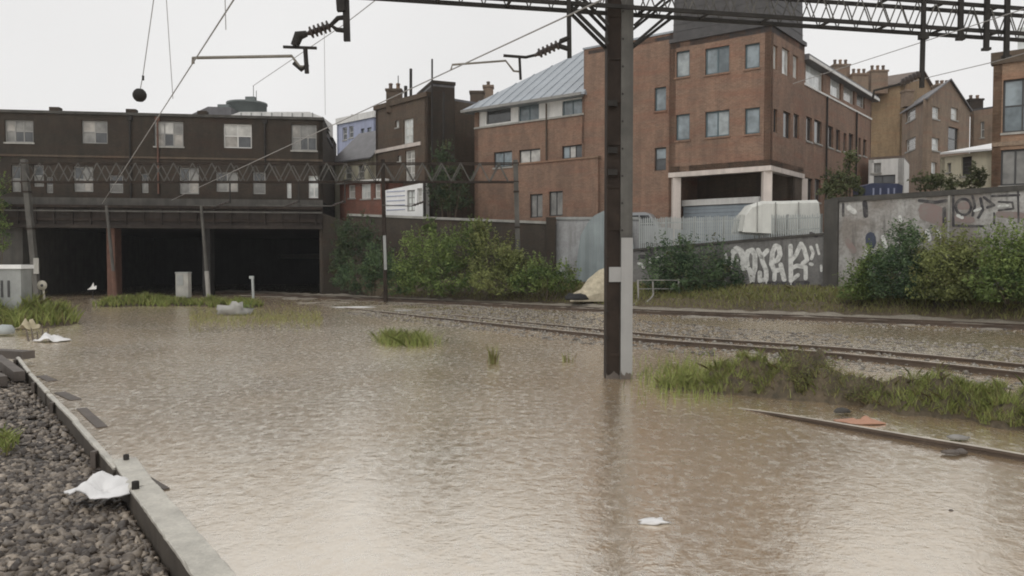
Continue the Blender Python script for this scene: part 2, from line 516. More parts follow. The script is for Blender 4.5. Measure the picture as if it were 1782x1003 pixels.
class MB:
    def __init__(self):
        self.v, self.f, self.s = [], [], []

    def add(self, vs, fs, smooth=False):
        k = len(self.v)
        self.v += [Vector(p) for p in vs]
        self.f += [tuple(i + k for i in f) for f in fs]
        self.s += [smooth] * len(fs)
        return self

    def obox(self, o, ax, ay, az):             # corner + three edges
        o, ax, ay, az = map(Vector, (o, ax, ay, az))
        vs = [o, o + ax, o + ax + ay, o + ay, o + az, o + ax + az, o + ax + ay + az, o + ay + az]
        fs = [(0, 3, 2, 1), (4, 5, 6, 7), (0, 1, 5, 4), (1, 2, 6, 5), (2, 3, 7, 6), (3, 0, 4, 7)]
        if ax.cross(ay).dot(az) < 0:
            fs = [f[::-1] for f in fs]
        return self.add(vs, fs)

    def box(self, c, s):
        c = Vector(c)
        return self.obox(c - Vector(s) / 2, (s[0], 0, 0), (0, s[1], 0), (0, 0, s[2]))

    def bar(self, p, q, w, h=None, up=(0, 0, 1)):
        p, q = Vector(p), Vector(q)
        h = h or w
        d = (q - p).normalized()
        u = Vector(up)
        if abs(d.dot(u)) > 0.98:
            u = Vector((0, 1, 0))
        s = d.cross(u).normalized()
        t = s.cross(d).normalized()
        return self.obox(p - s * w / 2 - t * h / 2, s * w, t * h, q - p)

    def tube(self, pts, r, n=6, caps=True):
        pts = [Vector(p) for p in pts]
        rs = r if isinstance(r, (list, tuple)) else [r] * len(pts)
        rings = []
        prev = None
        for i, p in enumerate(pts):
            d = (pts[min(i + 1, len(pts) - 1)] - pts[max(i - 1, 0)]).normalized()
            if prev is None:
                u = d.cross(Vector((0, 0, 1)) if abs(d.z) < 0.9 else Vector((1, 0, 0))).normalized()
            else:
                u = (prev - d * prev.dot(d)).normalized()
            prev = u
            w = d.cross(u)
            rings.append([p + (u * math.cos(2 * math.pi * k / n) + w * math.sin(2 * math.pi * k / n)) * rs[i] for k in range(n)])
        vs = [x for rg in rings for x in rg]
        fs = []
        for i in range(len(pts) - 1):
            for k in range(n):
                a, b = i * n + k, i * n + (k + 1) % n
                fs.append((a, b, b + n, a + n))
        self.add(vs, fs, True)
        if caps:
            self.add(rings[0], [tuple(range(n))[::-1]])
            self.add(rings[-1], [tuple(range(n))])
        return self

    def lathe(self, c, prof, n=14, axis=(0, 0, 1)):
        c, ax = Vector(c), Vector(axis).normalized()
        u = ax.cross(Vector((0, 1, 0)) if abs(ax.y) < 0.9 else Vector((1, 0, 0))).normalized()
        w = ax.cross(u)
        vs = []
        for r, h in prof:
            for k in range(n):
                a = 2 * math.pi * k / n
                vs.append(c + ax * h + (u * math.cos(a) + w * math.sin(a)) * max(r, 1e-4))
        fs = []
        for i in range(len(prof) - 1):
            for k in range(n):
                a, b = i * n + k, i * n + (k + 1) % n
                fs.append((a, b, b + n, a + n))
        return self.add(vs, fs, True)

    def prism(self, poly, dz):                 # polygon of 3D points pushed along dz
        poly = [Vector(p) for p in poly]
        dz = Vector(dz)
        n = len(poly)
        vs = poly + [p + dz for p in poly]
        fs = [tuple(range(n))[::-1], tuple(range(n, 2 * n))]
        fs += [(i, (i + 1) % n, n + (i + 1) % n, n + i) for i in range(n)]
        nrm = (poly[1] - poly[0]).cross(poly[2] - poly[0])
        if nrm.dot(dz) < 0:
            fs = [f[::-1] for f in fs]
        return self.add(vs, fs)

    def build(self, name, mat, parent=None, label=None):
        off = base_of(parent) if parent is not None else Vector((0, 0, 0))
        return self._make(name, mat, parent, off, label)

    def _make(self, name, mat, parent, off, label):
        loc = Vector((0, 0, 0))
        if parent is None:                     # origin of a one-mesh thing: bottom centre
            xs = [p.x for p in self.v]; ys = [p.y for p in self.v]; zs = [p.z for p in self.v]
            loc = Vector(((min(xs) + max(xs)) / 2, (min(ys) + max(ys)) / 2, min(zs)))
            off = loc
        me = bpy.data.meshes.new(name)
        me.from_pydata([tuple(p - off) for p in self.v], [], self.f)
        me.polygons.foreach_set('use_smooth', self.s)
        uvl = me.uv_layers.new(name='UVMap')
        data = np.zeros(len(me.loops) * 2, dtype=np.float32)
        for poly in me.polygons:
            nn = poly.normal
            if abs(nn.z) > 0.75:
                for li in poly.loop_indices:
                    p = self.v[me.loops[li].vertex_index]
                    data[2 * li], data[2 * li + 1] = p.x, p.y
            else:
                l = math.hypot(nn.x, nn.y) or 1
                tx, ty = -nn.y / l, nn.x / l
                for li in poly.loop_indices:
                    p = self.v[me.loops[li].vertex_index]
                    data[2 * li], data[2 * li + 1] = p.x * tx + p.y * ty, p.z
        uvl.data.foreach_set('uv', data)
        me.update()
        o = link_mesh(name, me, mat, parent)
        if parent is None:
            o.location = loc
        if label:
            o['label'] = label
        return o


def np_mesh(name, verts, faces, mat, parent=None, attrs=None, smooth=False):
    """faces: int array (n, k); attrs: dict of per-face floats"""
    off = base_of(parent) if parent is not None else Vector((0, 0, 0))
    verts = np.asarray(verts, dtype=np.float32) - np.array(off, dtype=np.float32)
    faces = np.asarray(faces, dtype=np.int32)
    me = bpy.data.meshes.new(name)
    me.vertices.add(len(verts))
    me.vertices.foreach_set('co', verts.ravel())
    k = faces.shape[1]
    me.loops.add(faces.size)
    me.loops.foreach_set('vertex_index', faces.ravel())
    me.polygons.add(len(faces))
    me.polygons.foreach_set('loop_start', np.arange(len(faces), dtype=np.int32) * k)
    me.polygons.foreach_set('loop_total', np.full(len(faces), k, dtype=np.int32))
    if smooth:
        me.polygons.foreach_set('use_smooth', np.ones(len(faces), dtype=bool))
    me.update(calc_edges=True)
    for nm, arr in (attrs or {}).items():
        a = me.attributes.new(nm, 'FLOAT', 'FACE')
        a.data.foreach_set('value', np.asarray(arr, dtype=np.float32))
    me.validate()
    return link_mesh(name, me, mat, parent)


# ------------------------------------------------------------------ walls with openings, windows
class Wall:
    """vertical wall A->B in plan; `out` is the outward normal"""
    def __init__(self, A, B, z0, ztA, ztB=None, inner=None, toward=None):
        self.A, self.B = A, B
        self.L = math.hypot(B[0] - A[0], B[1] - A[1])
        self.t = Vector(((B[0] - A[0]) / self.L, (B[1] - A[1]) / self.L, 0))
        n = Vector((self.t.y, -self.t.x, 0))
        ref = Vector((toward[0] - A[0], toward[1] - A[1], 0)) if toward else Vector((-A[0], -A[1], 0))
        if n.dot(ref) < 0:
            n = -n
        self.out = n
        self.z0, self.ztA, self.ztB = z0, ztA, ztA if ztB is None else ztB
        self.holes = []

    def pt(self, u, z, off=0.0):
        return Vector((self.A[0], self.A[1], 0)) + self.t * u + Vector((0, 0, z)) + self.out * off

    def rect(self, x0, y0, x1, y1):
        ym = (y0 + y1) / 2
        xm = (x0 + x1) / 2
        ua = onwall(x0, ym, self.A, self.B)[0]
        ub = onwall(x1, ym, self.A, self.B)[0]
        za = onwall(xm, y1, self.A, self.B)[1]
        zb = onwall(xm, y0, self.A, self.B)[1]
        u0, u1 = min(ua, ub), max(ua, ub)
        return (max(0.05, u0), min(self.L - 0.05, u1), max(self.z0 + 0.02, za), zb)

    def build(self, name, mat, parent, thick=0.3, reveal=0.2):
        us = sorted({0.0, self.L, *[round(h[0], 4) for h in self.holes], *[round(h[1], 4) for h in self.holes]})
        zs = sorted({self.z0, *[round(h[2], 4) for h in self.holes], *[round(h[3], 4) for h in self.holes]})
        zs.append(None)
        mb = MB()

        def top(u):
            return self.ztA + (self.ztB - self.ztA) * u / self.L

        def q(a, b, c, d):
            mb.add([a, b, c, d], [(0, 1, 2, 3)])
        flip = self.t.cross(Vector((0, 0, 1))).dot(self.out) < 0
        for i in range(len(us) - 1):
            for j in range(len(zs) - 1):
                u0, u1 = us[i], us[i + 1]
                za0 = za1 = zs[j]
                zb0 = top(u0) if zs[j + 1] is None else zs[j + 1]
                zb1 = top(u1) if zs[j + 1] is None else zs[j + 1]
                um = (u0 + u1) / 2
                zm = (zs[j] + (zb0 if zs[j + 1] is None else zs[j + 1])) / 2
                if any(h[0] < um < h[1] and h[2] < zm < h[3] for h in self.holes):
                    continue
                c = [self.pt(u0, za0), self.pt(u1, za1), self.pt(u1, zb1), self.pt(u0, zb0)]
                if flip:
                    c = c[::-1]
                q(*c)
        for h in self.holes:                    # reveals
            c = [(h[0], h[2]), (h[1], h[2]), (h[1], h[3]), (h[0], h[3])]
            for k in range(4):
                a, b = c[k], c[(k + 1) % 4]
                q(self.pt(*a), self.pt(*a, -reveal), self.pt(*b, -reveal), self.pt(*b))
        # sides, top, back
        A0, A1 = (0, self.z0), (0, self.ztA)
        B0, B1 = (self.L, self.z0), (self.L, self.ztB)
        for a, b in ((A0, A1), (A1, B1), (B1, B0), (B0, A0)):
            q(self.pt(*a), self.pt(*b), self.pt(*b, -thick), self.pt(*a, -thick))
        q(self.pt(*A0, -thick), self.pt(*A1, -thick), self.pt(*B1, -thick), self.pt(*B0, -thick))
        return mb.build(name, mat, parent)

    def window(self, parent, px, frame='frame_white', pane='pane_dim', nu=1, nz=1, depth=0.11, fw=0.07, sill=None, name='window', panes=None):
        r = self.rect(*px) if len(px) == 4 and px[0] > -900 else px
        u0, u1, z0, z1 = [round(x, 4) for x in r]
        if u1 - u0 < 0.06 or z1 - z0 < 0.06:
            return None
        self.holes.append((u0, u1, z0, z1))
        fw = min(fw, (u1 - u0) * 0.16, (z1 - z0) * 0.12)
        mb = MB()
        g = 0.004

        def fr(a0, a1, b0, b1, d0=depth, th=0.05):
            mb.obox(self.pt(a0, b0, -d0), self.t * (a1 - a0), Vector((0, 0, b1 - b0)), -self.out * th)
        fr(u0 + g, u0 + fw, z0 + g, z1 - g)
        fr(u1 - fw, u1 - g, z0 + g, z1 - g)
        fr(u0 + fw, u1 - fw, z0 + g, z0 + fw)
        fr(u0 + fw, u1 - fw, z1 - fw, z1 - g)
        iu, iz = (u1 - u0 - 2 * fw) / nu, (z1 - z0 - 2 * fw) / nz
        mw = fw * 0.45
        for k in range(1, nu):
            c = u0 + fw + iu * k
            fr(c - mw, c + mw, z0 + fw, z1 - fw)
        for k in range(1, nz):
            c = z0 + fw + iz * k
            fr(u0 + fw, u1 - fw, c - mw * 0.9, c + mw * 0.9, depth + 0.004, 0.042)
        w = mb.build(name, frame, parent)
        cnt = 0
        for i in range(nu):
            for j in range(nz):
                pb = MB()
                pb.obox(self.pt(u0 + fw + iu * i, z0 + fw + iz * j, -depth - 0.022), self.t * iu, Vector((0, 0, iz)), -self.out * 0.012)
                pm = pane if not panes else panes[cnt % len(panes)]
                if pane == 'pane_sky' and not panes:
                    pm = RNG.choice(['pane_sky', 'pane_sky', 'pane_sky2', 'pane_sky3'])
                pb.build('pane', pm, w)
                cnt += 1
        if sill:
            sb = MB()
            sb.obox(self.pt(u0 - 0.06, z0 - 0.09, 0.05), self.t * (u1 - u0 + 0.12), Vector((0, 0, 0.088)), -self.out * 0.12)
            sb.build('sill', sill, w)
        return w


def inward(poly):
    return (sum(p[0] for p in poly) / len(poly), sum(p[1] for p in poly) / len(poly))


def edge_wall(A, B, centre, z0, zt, ztB=None):
    """wall of a closed building: outward is away from its centre"""
    return Wall(A, B, z0, zt, ztB, toward=(2 * A[0] - centre[0] + (B[0] - A[0]), 2 * A[1] - centre[1] + (B[1] - A[1])))


def add2(A, v, k):
    return (A[0] + v[0] * k, A[1] + v[1] * k)


def norm2(A, B):
    l = math.hypot(B[0] - A[0], B[1] - A[1])
    return ((B[0] - A[0]) / l, (B[1] - A[1]) / l)


def slab(mb, poly, z0, z1):
    mb.prism([(p[0], p[1], z0) for p in poly], (0, 0, z1 - z0))


def chimney(parent, px0, px1, pyt, pyb, Y, mat, pots=2, depth=0.8, name='chimney'):
    a, b = P(px0, pyb, Y), P(px1, pyb, Y)
    t = P((px0 + px1) / 2, pyt, Y)
    mb = MB()
    w = b.x - a.x
    h = t.z - a.z
    pot = min(0.45, h * 0.25) if pots else 0
    hb = h - pot
    mb.obox((a.x, a.y, a.z - 0.3), (w, 0, 0), (0, depth, 0), (0, 0, hb - 0.15 + 0.3))
    mb.obox((a.x - 0.06, a.y - 0.06, a.z + hb - 0.15), (w + 0.12, 0, 0), (0, depth + 0.12, 0), (0, 0, 0.15))
    c = mb.build(name, mat, parent)
    for k in range(pots):
        pb = MB()
        pb.lathe((a.x + w * (k + 0.5) / pots, a.y + depth / 2, a.z + hb - 0.01), [(0.13, 0), (0.12, pot * 0.7), (0.15, pot * 0.8), (0.13, pot), (0.07, pot)], 8)
        pb.build('chimney_pot', 'brick_tan' if k % 2 else 'roof_brown', c)
    return c

# ================================================================== THE SETTING
YARD = 2.75                                            # level of the streets above the cutting

gm = MB()
gm.add([(-300, -60, -0.9), (300, -60, -0.9), (300, 400, -0.9), (-300, 400, -0.9)], [(0, 1, 2, 3)])
tag(gm.build('ground', 'mud'), 'brown ground under the flood', kind='structure')

wm = MB()
wm.add([(-60, -12, 0), (45, -12, 0), (45, 85, 0), (-60, 85, 0)], [(0, 1, 2, 3)])
tag(wm.build('flood_water', 'water'), 'muddy brown flood water covering the railway tracks', kind='structure')


def catmull(pts, n=12):
    pts = [Vector(p) for p in pts]
    e = [pts[0] * 2 - pts[1]] + pts + [pts[-1] * 2 - pts[-2]]
    out = []
    for i in range(1, len(e) - 2):
        p0, p1, p2, p3 = e[i - 1], e[i], e[i + 1], e[i + 2]
        for k in range(n):
            t = k / n
            out.append(0.5 * ((2 * p1) + (p2 - p0) * t + (2 * p0 - 5 * p1 + 4 * p2 - p3) * t * t + (3 * p1 - p0 - 3 * p2 + p3) * t ** 3))
    out.append(pts[-1])
    return out


def offset_line(line, d):
    out = []
    for i, p in enumerate(line):
        a, b = line[max(i - 1, 0)], line[min(i + 1, len(line) - 1)]
        t = Vector((b.x - a.x, b.y - a.y, 0)).normalized()
        out.append(p + Vector((t.y, -t.x, 0)) * d)
    return out


# rails measured along their running edge, from the tunnel (left) to the right of the frame
far_near_rail = catmull([G(330, 507, .10), G(430, 511, .11), G(600, 518, .12), G(800, 527, .12), G(1105, 541, .12), G(1430, 553, .12), G(1782, 568, .12), G(2100, 582, .12)])
mid_near_rail = catmull([G(400, 519, -.10), G(450, 521.5, -.06), G(560, 531, .0), G(700, 546, .06), G(900, 567, .09), G(1110, 588, .11), G(1440, 613, .12), G(1782, 648, .12), G(2100, 688, .12)])
near_near_rail = catmull([G(1000, 683, -.16), G(1150, 694, -.10), G(1290, 711, .0), G(1390, 725, .055), G(1580, 757, .075), G(1782, 791, .075), G(2100, 852, .075)])
RAIL_PROF = [(-.070, -.15), (.070, -.15), (.070, -.135), (.012, -.12), (.012, -.04), (.036, -.03), (.036, 0), (-.036, 0), (-.036, -.03), (-.012, -.04), (-.012, -.12), (-.070, -.135)]


def rail(line, parent, worn=True):
    mb = MB()
    n = len(RAIL_PROF)
    vs, fs = [], []
    for i, p in enumerate(line):
        a, b = line[max(i - 1, 0)], line[min(i + 1, len(line) - 1)]
        t = Vector((b.x - a.x, b.y - a.y, 0)).normalized()
        s = Vector((t.y, -t.x, 0))
        for (u, z) in RAIL_PROF:
            vs.append(p + s * u + Vector((0, 0, z)))
    for i in range(len(line) - 1):
        for k in range(n):
            a, b = i * n + k, i * n + (k + 1) % n
            fs.append((a, a + n, b + n, b))
    fs.append(tuple(range(n))[::-1])
    fs.append(tuple(range((len(line) - 1) * n, len(line) * n)))
    mb.add(vs, fs)
    ro = mb.build('rail', 'rail', parent)
    if not worn:
        return ro
    hv, hf = [], []
    for i, p in enumerate(line):                       # worn running surface, sky shine put into its pale colour
        a, b = line[max(i - 1, 0)], line[min(i + 1, len(line) - 1)]
        t = Vector((b.x - a.x, b.y - a.y, 0)).normalized()
        s = Vector((t.y, -t.x, 0))
        hv += [p - s * .03 + Vector((0, 0, .003)), p + s * .03 + Vector((0, 0, .003)), p + s * .03 + Vector((0, 0, -.006)), p - s * .03 + Vector((0, 0, -.006))]
    for i in range(len(line) - 1):
        for k in range(4):
            a, b = i * 4 + k, i * 4 + (k + 1) % 4
            hf.append((a, a + 4, b + 4, b))
    hm = MB(); hm.add(hv, hf); hm.build('running_surface', 'rail_head', ro)
    return ro


for line, lab, offs in ((far_near_rail, 'far railway track just above the flood, below the leafy bank', (0, -1.505)),
                        (mid_near_rail, 'middle railway track half drowned, behind the grassy hump', (0, -1.505)),
                        (near_near_rail, 'nearest railway track, one rail rising from the flood below the grassy hump', (0,))):
    tr = thing('railway_track', lab, 'track', (line[-12].x, line[-12].y, -0.3), 'railway tracks')
    for d in offs:
        l2 = [p + Vector((0, 0, -0.035 if d else 0)) for p in offset_line(line, d)]
        rail(l2, tr, line is not far_near_rail)


def strip_mesh(name, lines, mat, kind='structure', label=None, jitter=0.0, seed=1):
    """a sheet lofted through lines of equal length"""
    rr = np.random.RandomState(seed)
    n, m = len(lines), len(lines[0])
    V = np.array([[tuple(p) for p in l] for l in lines], dtype=float)
    if jitter:
        V[..., 2] += rr.uniform(-jitter, jitter, V.shape[:2])
    F = [(i * m + k, i * m + k + 1, (i + 1) * m + k + 1, (i + 1) * m + k) for i in range(n - 1) for k in range(m - 1)]
    o = np_mesh(name, V.reshape(-1, 3), F, mat, smooth=True)
    return tag(o, label, kind=kind)


def resample(line, m):
    line = [Vector(p) for p in line]
    d = [0]
    for a, b in zip(line, line[1:]):
        d.append(d[-1] + (b - a).length)
    out = []
    for k in range(m):
        s = d[-1] * k / (m - 1)
        i = max(j for j in range(len(d)) if d[j] <= s + 1e-9)
        i = min(i, len(line) - 2)
        f = (s - d[i]) / max(1e-9, d[i + 1] - d[i])
        out.append(line[i].lerp(line[i + 1], f))
    return out


# shoals of ballast that just break the surface round the rails
def shoal(name, line, offs, zs, mat, label, seed, m=260):
    base = resample(line, m)
    rr = np.random.RandomState(seed)
    lo = []
    cols = []
    for d, z in zip(offs, zs):
        l = offset_line(base, d)
        cols.append([Vector((p.x, p.y, z)) for p in l])
    # refine across
    fine = []
    for a, b in zip(cols, cols[1:]):
        for k in range(7):
            fine.append([p.lerp(q, k / 7) for p, q in zip(a, b)])
    fine.append(cols[-1])
    V = np.array([[tuple(p) for p in l] for l in fine])
    nn = rr.normal(0, 1, V.shape[:2])
    for _ in range(2):
        nn = (nn + np.roll(nn, 1, 1) + np.roll(nn, -1, 1) + np.roll(nn, 1, 0) + np.roll(nn, -1, 0)) / 3.2
    V[..., 2] += nn * 0.03
    n, mm = V.shape[:2]
    F = [(i * mm + k, i * mm + k + 1, (i + 1) * mm + k + 1, (i + 1) * mm + k) for i in range(n - 1) for k in range(mm - 1)]
    return tag(np_mesh(name, V.reshape(-1, 3), F, mat, smooth=True), label, kind='structure')


shoal('track_bed', far_near_rail, (2.2, 0.5, -2.0, -3.0), (-.06, -.01, .03, .10), 'bed', 'wet brown ballast along the far track', 3)
shoal('track_bed', mid_near_rail, (1.5, 0.35, -1.9, -5.2), (-.08, -.03, -.02, -.05), 'bed', 'wet brown ballast along the middle track', 4)

# right hand bank from the far track up to the walls
wall_line = [PL(592, 49.8), PL(700, 47), PL(965, 42.2), PL(1100, 40), PL(1250, 37.6), PL(1430, 34.6), PL(1600, 31.4), PL(1782, 28.7), PL(2100, 25.5)]
wall_pts = catmull([(p[0], p[1], 0) for p in wall_line], 6)
toe = offset_line(far_near_rail, -2.6)
m_ = 90
toe_r, wall_r = resample(toe[23:], m_), resample(wall_pts, m_)
rows = []
for f, z in ((0, -.12), (.12, .12), (.35, .40), (.6, .70), (.85, .95), (1.0, 1.05), (1.06, 1.05)):
    rows.append([Vector((a.x + (b.x - a.x) * f, a.y + (b.y - a.y) * f, z)) for a, b in zip(toe_r, wall_r)])
strip_mesh('embankment', rows, 'bank', 'structure', 'earth bank between the far track and the graffiti walls', 0.05)

# streets and yards behind the walls
ym = MB()
yard_poly = [(p[0] + .8, p[1] + 1.1) for p in wall_line] + [(60, 40), (80, 160), (-60, 160), (-22, 75), (-10.2, 62)]
ym.prism([(p[0], p[1], YARD - 0.4) for p in yard_poly], (0, 0, 0.4))
tag(ym.build('upper_yard', 'yard'), 'street and yards behind the walls above the cutting', kind='structure')

# ================================================================== BRIDGE AND THE BUILDING ON IT
FA, FB = PL(-170, 46.2), PL(562, 49.6)                 # face of the bridge
fdir = norm2(FA, FB)
fback = (-fdir[1], fdir[0])
zb = lambda px, py: onwall(px, py, FA, FB)[1]
Z_SOFF = zb(300, 396)
Z_DECK = zb(300, 347)
bw = Wall(FA, FB, 0, 1)
br = thing('railway_bridge', 'dark low girder bridge with flooded openings below the sooty brick terrace', 'bridge', (FA[0] + 6, FA[1] + 1, -0.5))


def slabface(name, mat, y0, y1, proud, thick, x0=-170, x1=562, par=br):
    za, zb_ = zb(300, y1), zb(300, y0)
    u0 = onwall(x0, 370, FA, FB)[0]
    u1 = onwall(x1, 370, FA, FB)[0]
    mb = MB()
    mb.obox(bw.pt(u0, za, proud), bw.t * (u1 - u0), Vector((0, 0, zb_ - za)), -bw.out * thick)
    return mb.build(name, mat, par)


slabface('girder', 'girder', 362, 396, 0.30, 0.5)
slabface('girder_flange', 'girder', 392.5, 398, 0.46, 0.9)
slabface('girder_flange', 'steel_brown', 359, 363.5, 0.44, 0.6)
slabface('parapet', 'concrete_dark', 346, 360, 0.1, 0.35)
slabface('handrail', 'steel_grey', 368, 370.5, 0.52, 0.06)
slabface('cable_tray', 'steel_brown', 381, 386, 0.36, 0.3)
for k in range(24):                                    # stiffeners on the girder web
    u = 0.4 + k * (bw.L - 0.8) / 23
    mb = MB()
    mb.obox(bw.pt(u - .03, zb(300, 392), .42), bw.t * .06, Vector((0, 0, zb(300, 364) - zb(300, 392))), -bw.out * .11)
    mb.build('stiffener', 'girder', br)
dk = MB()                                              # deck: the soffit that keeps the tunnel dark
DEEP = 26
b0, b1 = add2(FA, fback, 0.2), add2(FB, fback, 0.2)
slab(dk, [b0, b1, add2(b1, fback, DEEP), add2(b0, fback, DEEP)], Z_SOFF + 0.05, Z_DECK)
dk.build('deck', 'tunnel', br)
ew = MB()  # added closure at the back of the tunnel, blocks the light
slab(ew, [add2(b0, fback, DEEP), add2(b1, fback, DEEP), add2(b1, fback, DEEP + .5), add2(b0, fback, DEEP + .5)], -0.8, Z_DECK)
ew.build('light_block', 'tunnel', br)


def pier(x0, x1, deep, mat, zt=None, proud=0.0, name='pier', z0=-0.8):
    u0, u1 = onwall(x0, 460, FA, FB)[0], onwall(x1, 460, FA, FB)[0]
    mb = MB()
    mb.obox(bw.pt(u0, z0, proud), bw.t * (u1 - u0), Vector((0, 0, (zt or Z_SOFF) + 0.04 - z0)), -bw.out * deep)
    return mb.build(name, mat, br)


pier(-165, 40, DEEP, 'concrete_dark', name='abutment')
pier(186, 200, 1.2, 'rust')
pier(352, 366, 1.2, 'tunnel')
pier(556, 561.8, DEEP, 'brick_wall', name='abutment')
wing = Wall(PL(562, 49.5), PL(606, 50.6), -.4, zb(562, 372), zb(562, 385))
wing.build('wing_wall', 'brick_wall', br)

# the terrace on the bridge
tb = thing('brick_terrace', 'long sooty brick terrace with white windows standing on the bridge', 'building', (FA[0] + 8, FA[1] + 1, Z_DECK))
SA, SB = add2(FA, fback, 0.5), add2(FB, fback, 0.5)
Z_TOP = onwall(300, 203, SA, SB)[1]
SC_ = march(SB, math.atan2(fback[1], fback[0]), 587)
SD = add2(SA, (SC_[0] - SB[0], SC_[1] - SB[1]), 1.0)
cen = inward([SA, SB, SC_, SD])
front = edge_wall(SA, SB, cen, Z_DECK - .3, Z_TOP)
up = [(-62, 206, -18, 247, 'pane_dim', 'frame_grey', 2, 2), (8, 209, 58, 248, 'pane_dim', 'frame_grey', 3, 2), (142, 210, 187, 250, 'pane_dim', 'frame_grey', 2, 2),
      (268, 211, 319, 255, 'pane_net', 'frame_grey', 3, 2), (389, 216, 438, 258, 'pane_net', 'frame_white', 2, 2), (507, 217, 551, 262, 'pane_dim', 'frame_grey', 3, 2)]
for i, (x0, y0, x1, y1, pn, frm, nu, nz) in enumerate(up):
    pans = {'pane_net': ['pane_grime', 'pane_net', 'pane_dark', 'pane_net', 'pane_grime', 'pane_dim'], 'pane_dim': ['pane_dim', 'pane_grime', 'pane_dark', 'pane_dim', 'pane_dark']}[pn]
    front.window(tb, (x0, y0, x1, y1), frm, pn, nu, nz, sill='coping' if i % 2 else None, panes=pans)
lo = [(20, 288, 36, 334), (58, 287, 76, 325), (80, 308, 92, 336), (128, 290, 162, 334), (190, 305, 214, 336), (246, 302, 258, 336), (312, 292, 346, 338),
      (376, 300, 414, 334), (440, 300, 462, 338), (499, 318, 507, 345), (537, 306, 572, 345)]
for i, r in enumerate(lo):
    wide = r[2] - r[0] > 25
    bright = i in (9, 10)
    front.window(tb, r if r[2] < 561 else (537, 306, 556, 345), 'frame_white' if bright else 'frame_grey', 'pane_pale' if bright else 'pane_dim', 2 if wide else 1, 2, panes=None if bright else ['pane_dim', 'pane_dark', 'pane_grime'])
front.build('front_wall', 'brick_soot', tb)
side = edge_wall(SB, SC_, cen, Z_DECK - .3, Z_TOP)
side.window(tb, (569, 228, 579, 252), 'frame_grey', 'pane_net', 1, 2)
side.build('side_wall', 'brick_soot', tb)
for a, b in ((SC_, SD), (SD, SA)):
    edge_wall(a, b, cen, Z_DECK - .3, Z_TOP).build('side_wall', 'brick_soot', tb)
rb = MB()
slab(rb, [add2(SA, fback, .4), add2(SB, fback, .4), SC_, SD], Z_TOP - .5, Z_TOP - .3)
rb.build('roof', 'slate', tb)
cp = MB()
cp.obox(front.pt(-.1, Z_TOP, .09), front.t * (front.L + .18), Vector((0, 0, .16)), -front.out * .5)
cp.build('coping', 'concrete_dark', tb)
for x in (95, 228, 352):
    u = onwall(x, 200, SA, SB)[0]
    mb = MB()
    mb.obox(front.pt(u - .28, Z_TOP + .16, .06), front.t * .56, Vector((0, 0, .22)), -front.out * .5)
    mb.build('parapet_pier', 'brick_soot', tb)
for x, mt, yb in ((228, 'steel_dark', 345), (276, 'rust', 338), (462, 'steel_dark', 300)):
    u = onwall(x, 300, SA, SB)[0]
    mb = MB()
    mb.tube([front.pt(u, onwall(x, yb, SA, SB)[1], .09), front.pt(u, Z_TOP - .15, .09)], .055, 6)
    mb.obox(front.pt(u - .13, Z_TOP - .3, .17), front.t * .26, Vector((0, 0, .24)), -front.out * .165)
    mb.build('drainpipe', mt, tb)
# stringcourse between the floors
z_ = onwall(300, 277, SA, SB)[1]
mb = MB()
mb.obox(front.pt(0, z_, .05), front.t * front.L, Vector((0, 0, .12)), -front.out * .048)
mb.build('string_course', 'brick_house', tb)

# roofs that show over the terrace
dr = thing('water_tank', 'round grey green tank on the roof behind the brick terrace', 'tank', P(430, 200, 60))
c = P(430, 205, 60)
mb = MB(); R_ = 33 / 1400 * 60
zt = P(430, 180, 60).z - c.z
mb.lathe(c, [(R_, -1.5), (R_, zt * .82), (R_ * 1.04, zt * .85), (R_ * 1.04, zt), (R_ * .6, zt + .12), (0, zt + .16)], 20)
mb.build('tank_body', 'drum', dr)
mb = MB(); mb.box((c.x + .3, c.y, c.z + zt + .25), (.7, .5, .4)); mb.build('hatch', 'drum', dr)
for x, h in ((441, 150), (446, 158)):
    mb = MB(); q = P(x, 182, 60); mb.tube([q, P(x, h, 60)], .025, 5); mb.build('mast', 'steel_grey', dr)
lr = thing('roof_light', 'long pale roof light along the terrace roof beside the tank', 'roof light', P(480, 205, 54))
a, b = P(402, 207, 54), P(562, 207, 54)
h1 = P(480, 195, 54).z - a.z
mb = MB()
mb.prism([(a.x, a.y, a.z - .8), (b.x, b.y, b.z - .8), (b.x, b.y, b.z + .1), (b.x - .9, b.y, a.z + h1), (a.x + .6, a.y, a.z + h1), (a.x, a.y, a.z + .25)], (0, 3, 0))
mb.build('glazing', 'white', lr)
for k in range(1, 9):
    f = k / 9
    mb = MB()
    p = a.lerp(b, f)
    mb.box((p.x, p.y - .03, p.z - .2), (.06, .05, 1.0 + h1 * .4)); mb.build('glazing_bar', 'galv', lr)
lowr = thing('attic_roof', 'low grey slate attic roof left of the round tank', 'roof', P(355, 203, 57))
a, b = P(312, 206, 57), P(402, 206, 57)
t1 = P(350, 187, 57).z
mb = MB()
mb.prism([(a.x, a.y, a.z - 1), (b.x, b.y, b.z - 1), (b.x, b.y, t1), (b.x - 1.6, b.y, t1 + .05), (a.x + .8, a.y, a.z + .25), (a.x, a.y, a.z)], (0, 3, 0))
mb.build('roof', 'roof_slate', lowr)
mb = MB(); mb.box((b.x - .8, b.y + 1, t1 + .1), (.8, .6, .5)); mb.build('vent_box', 'drum', lowr)

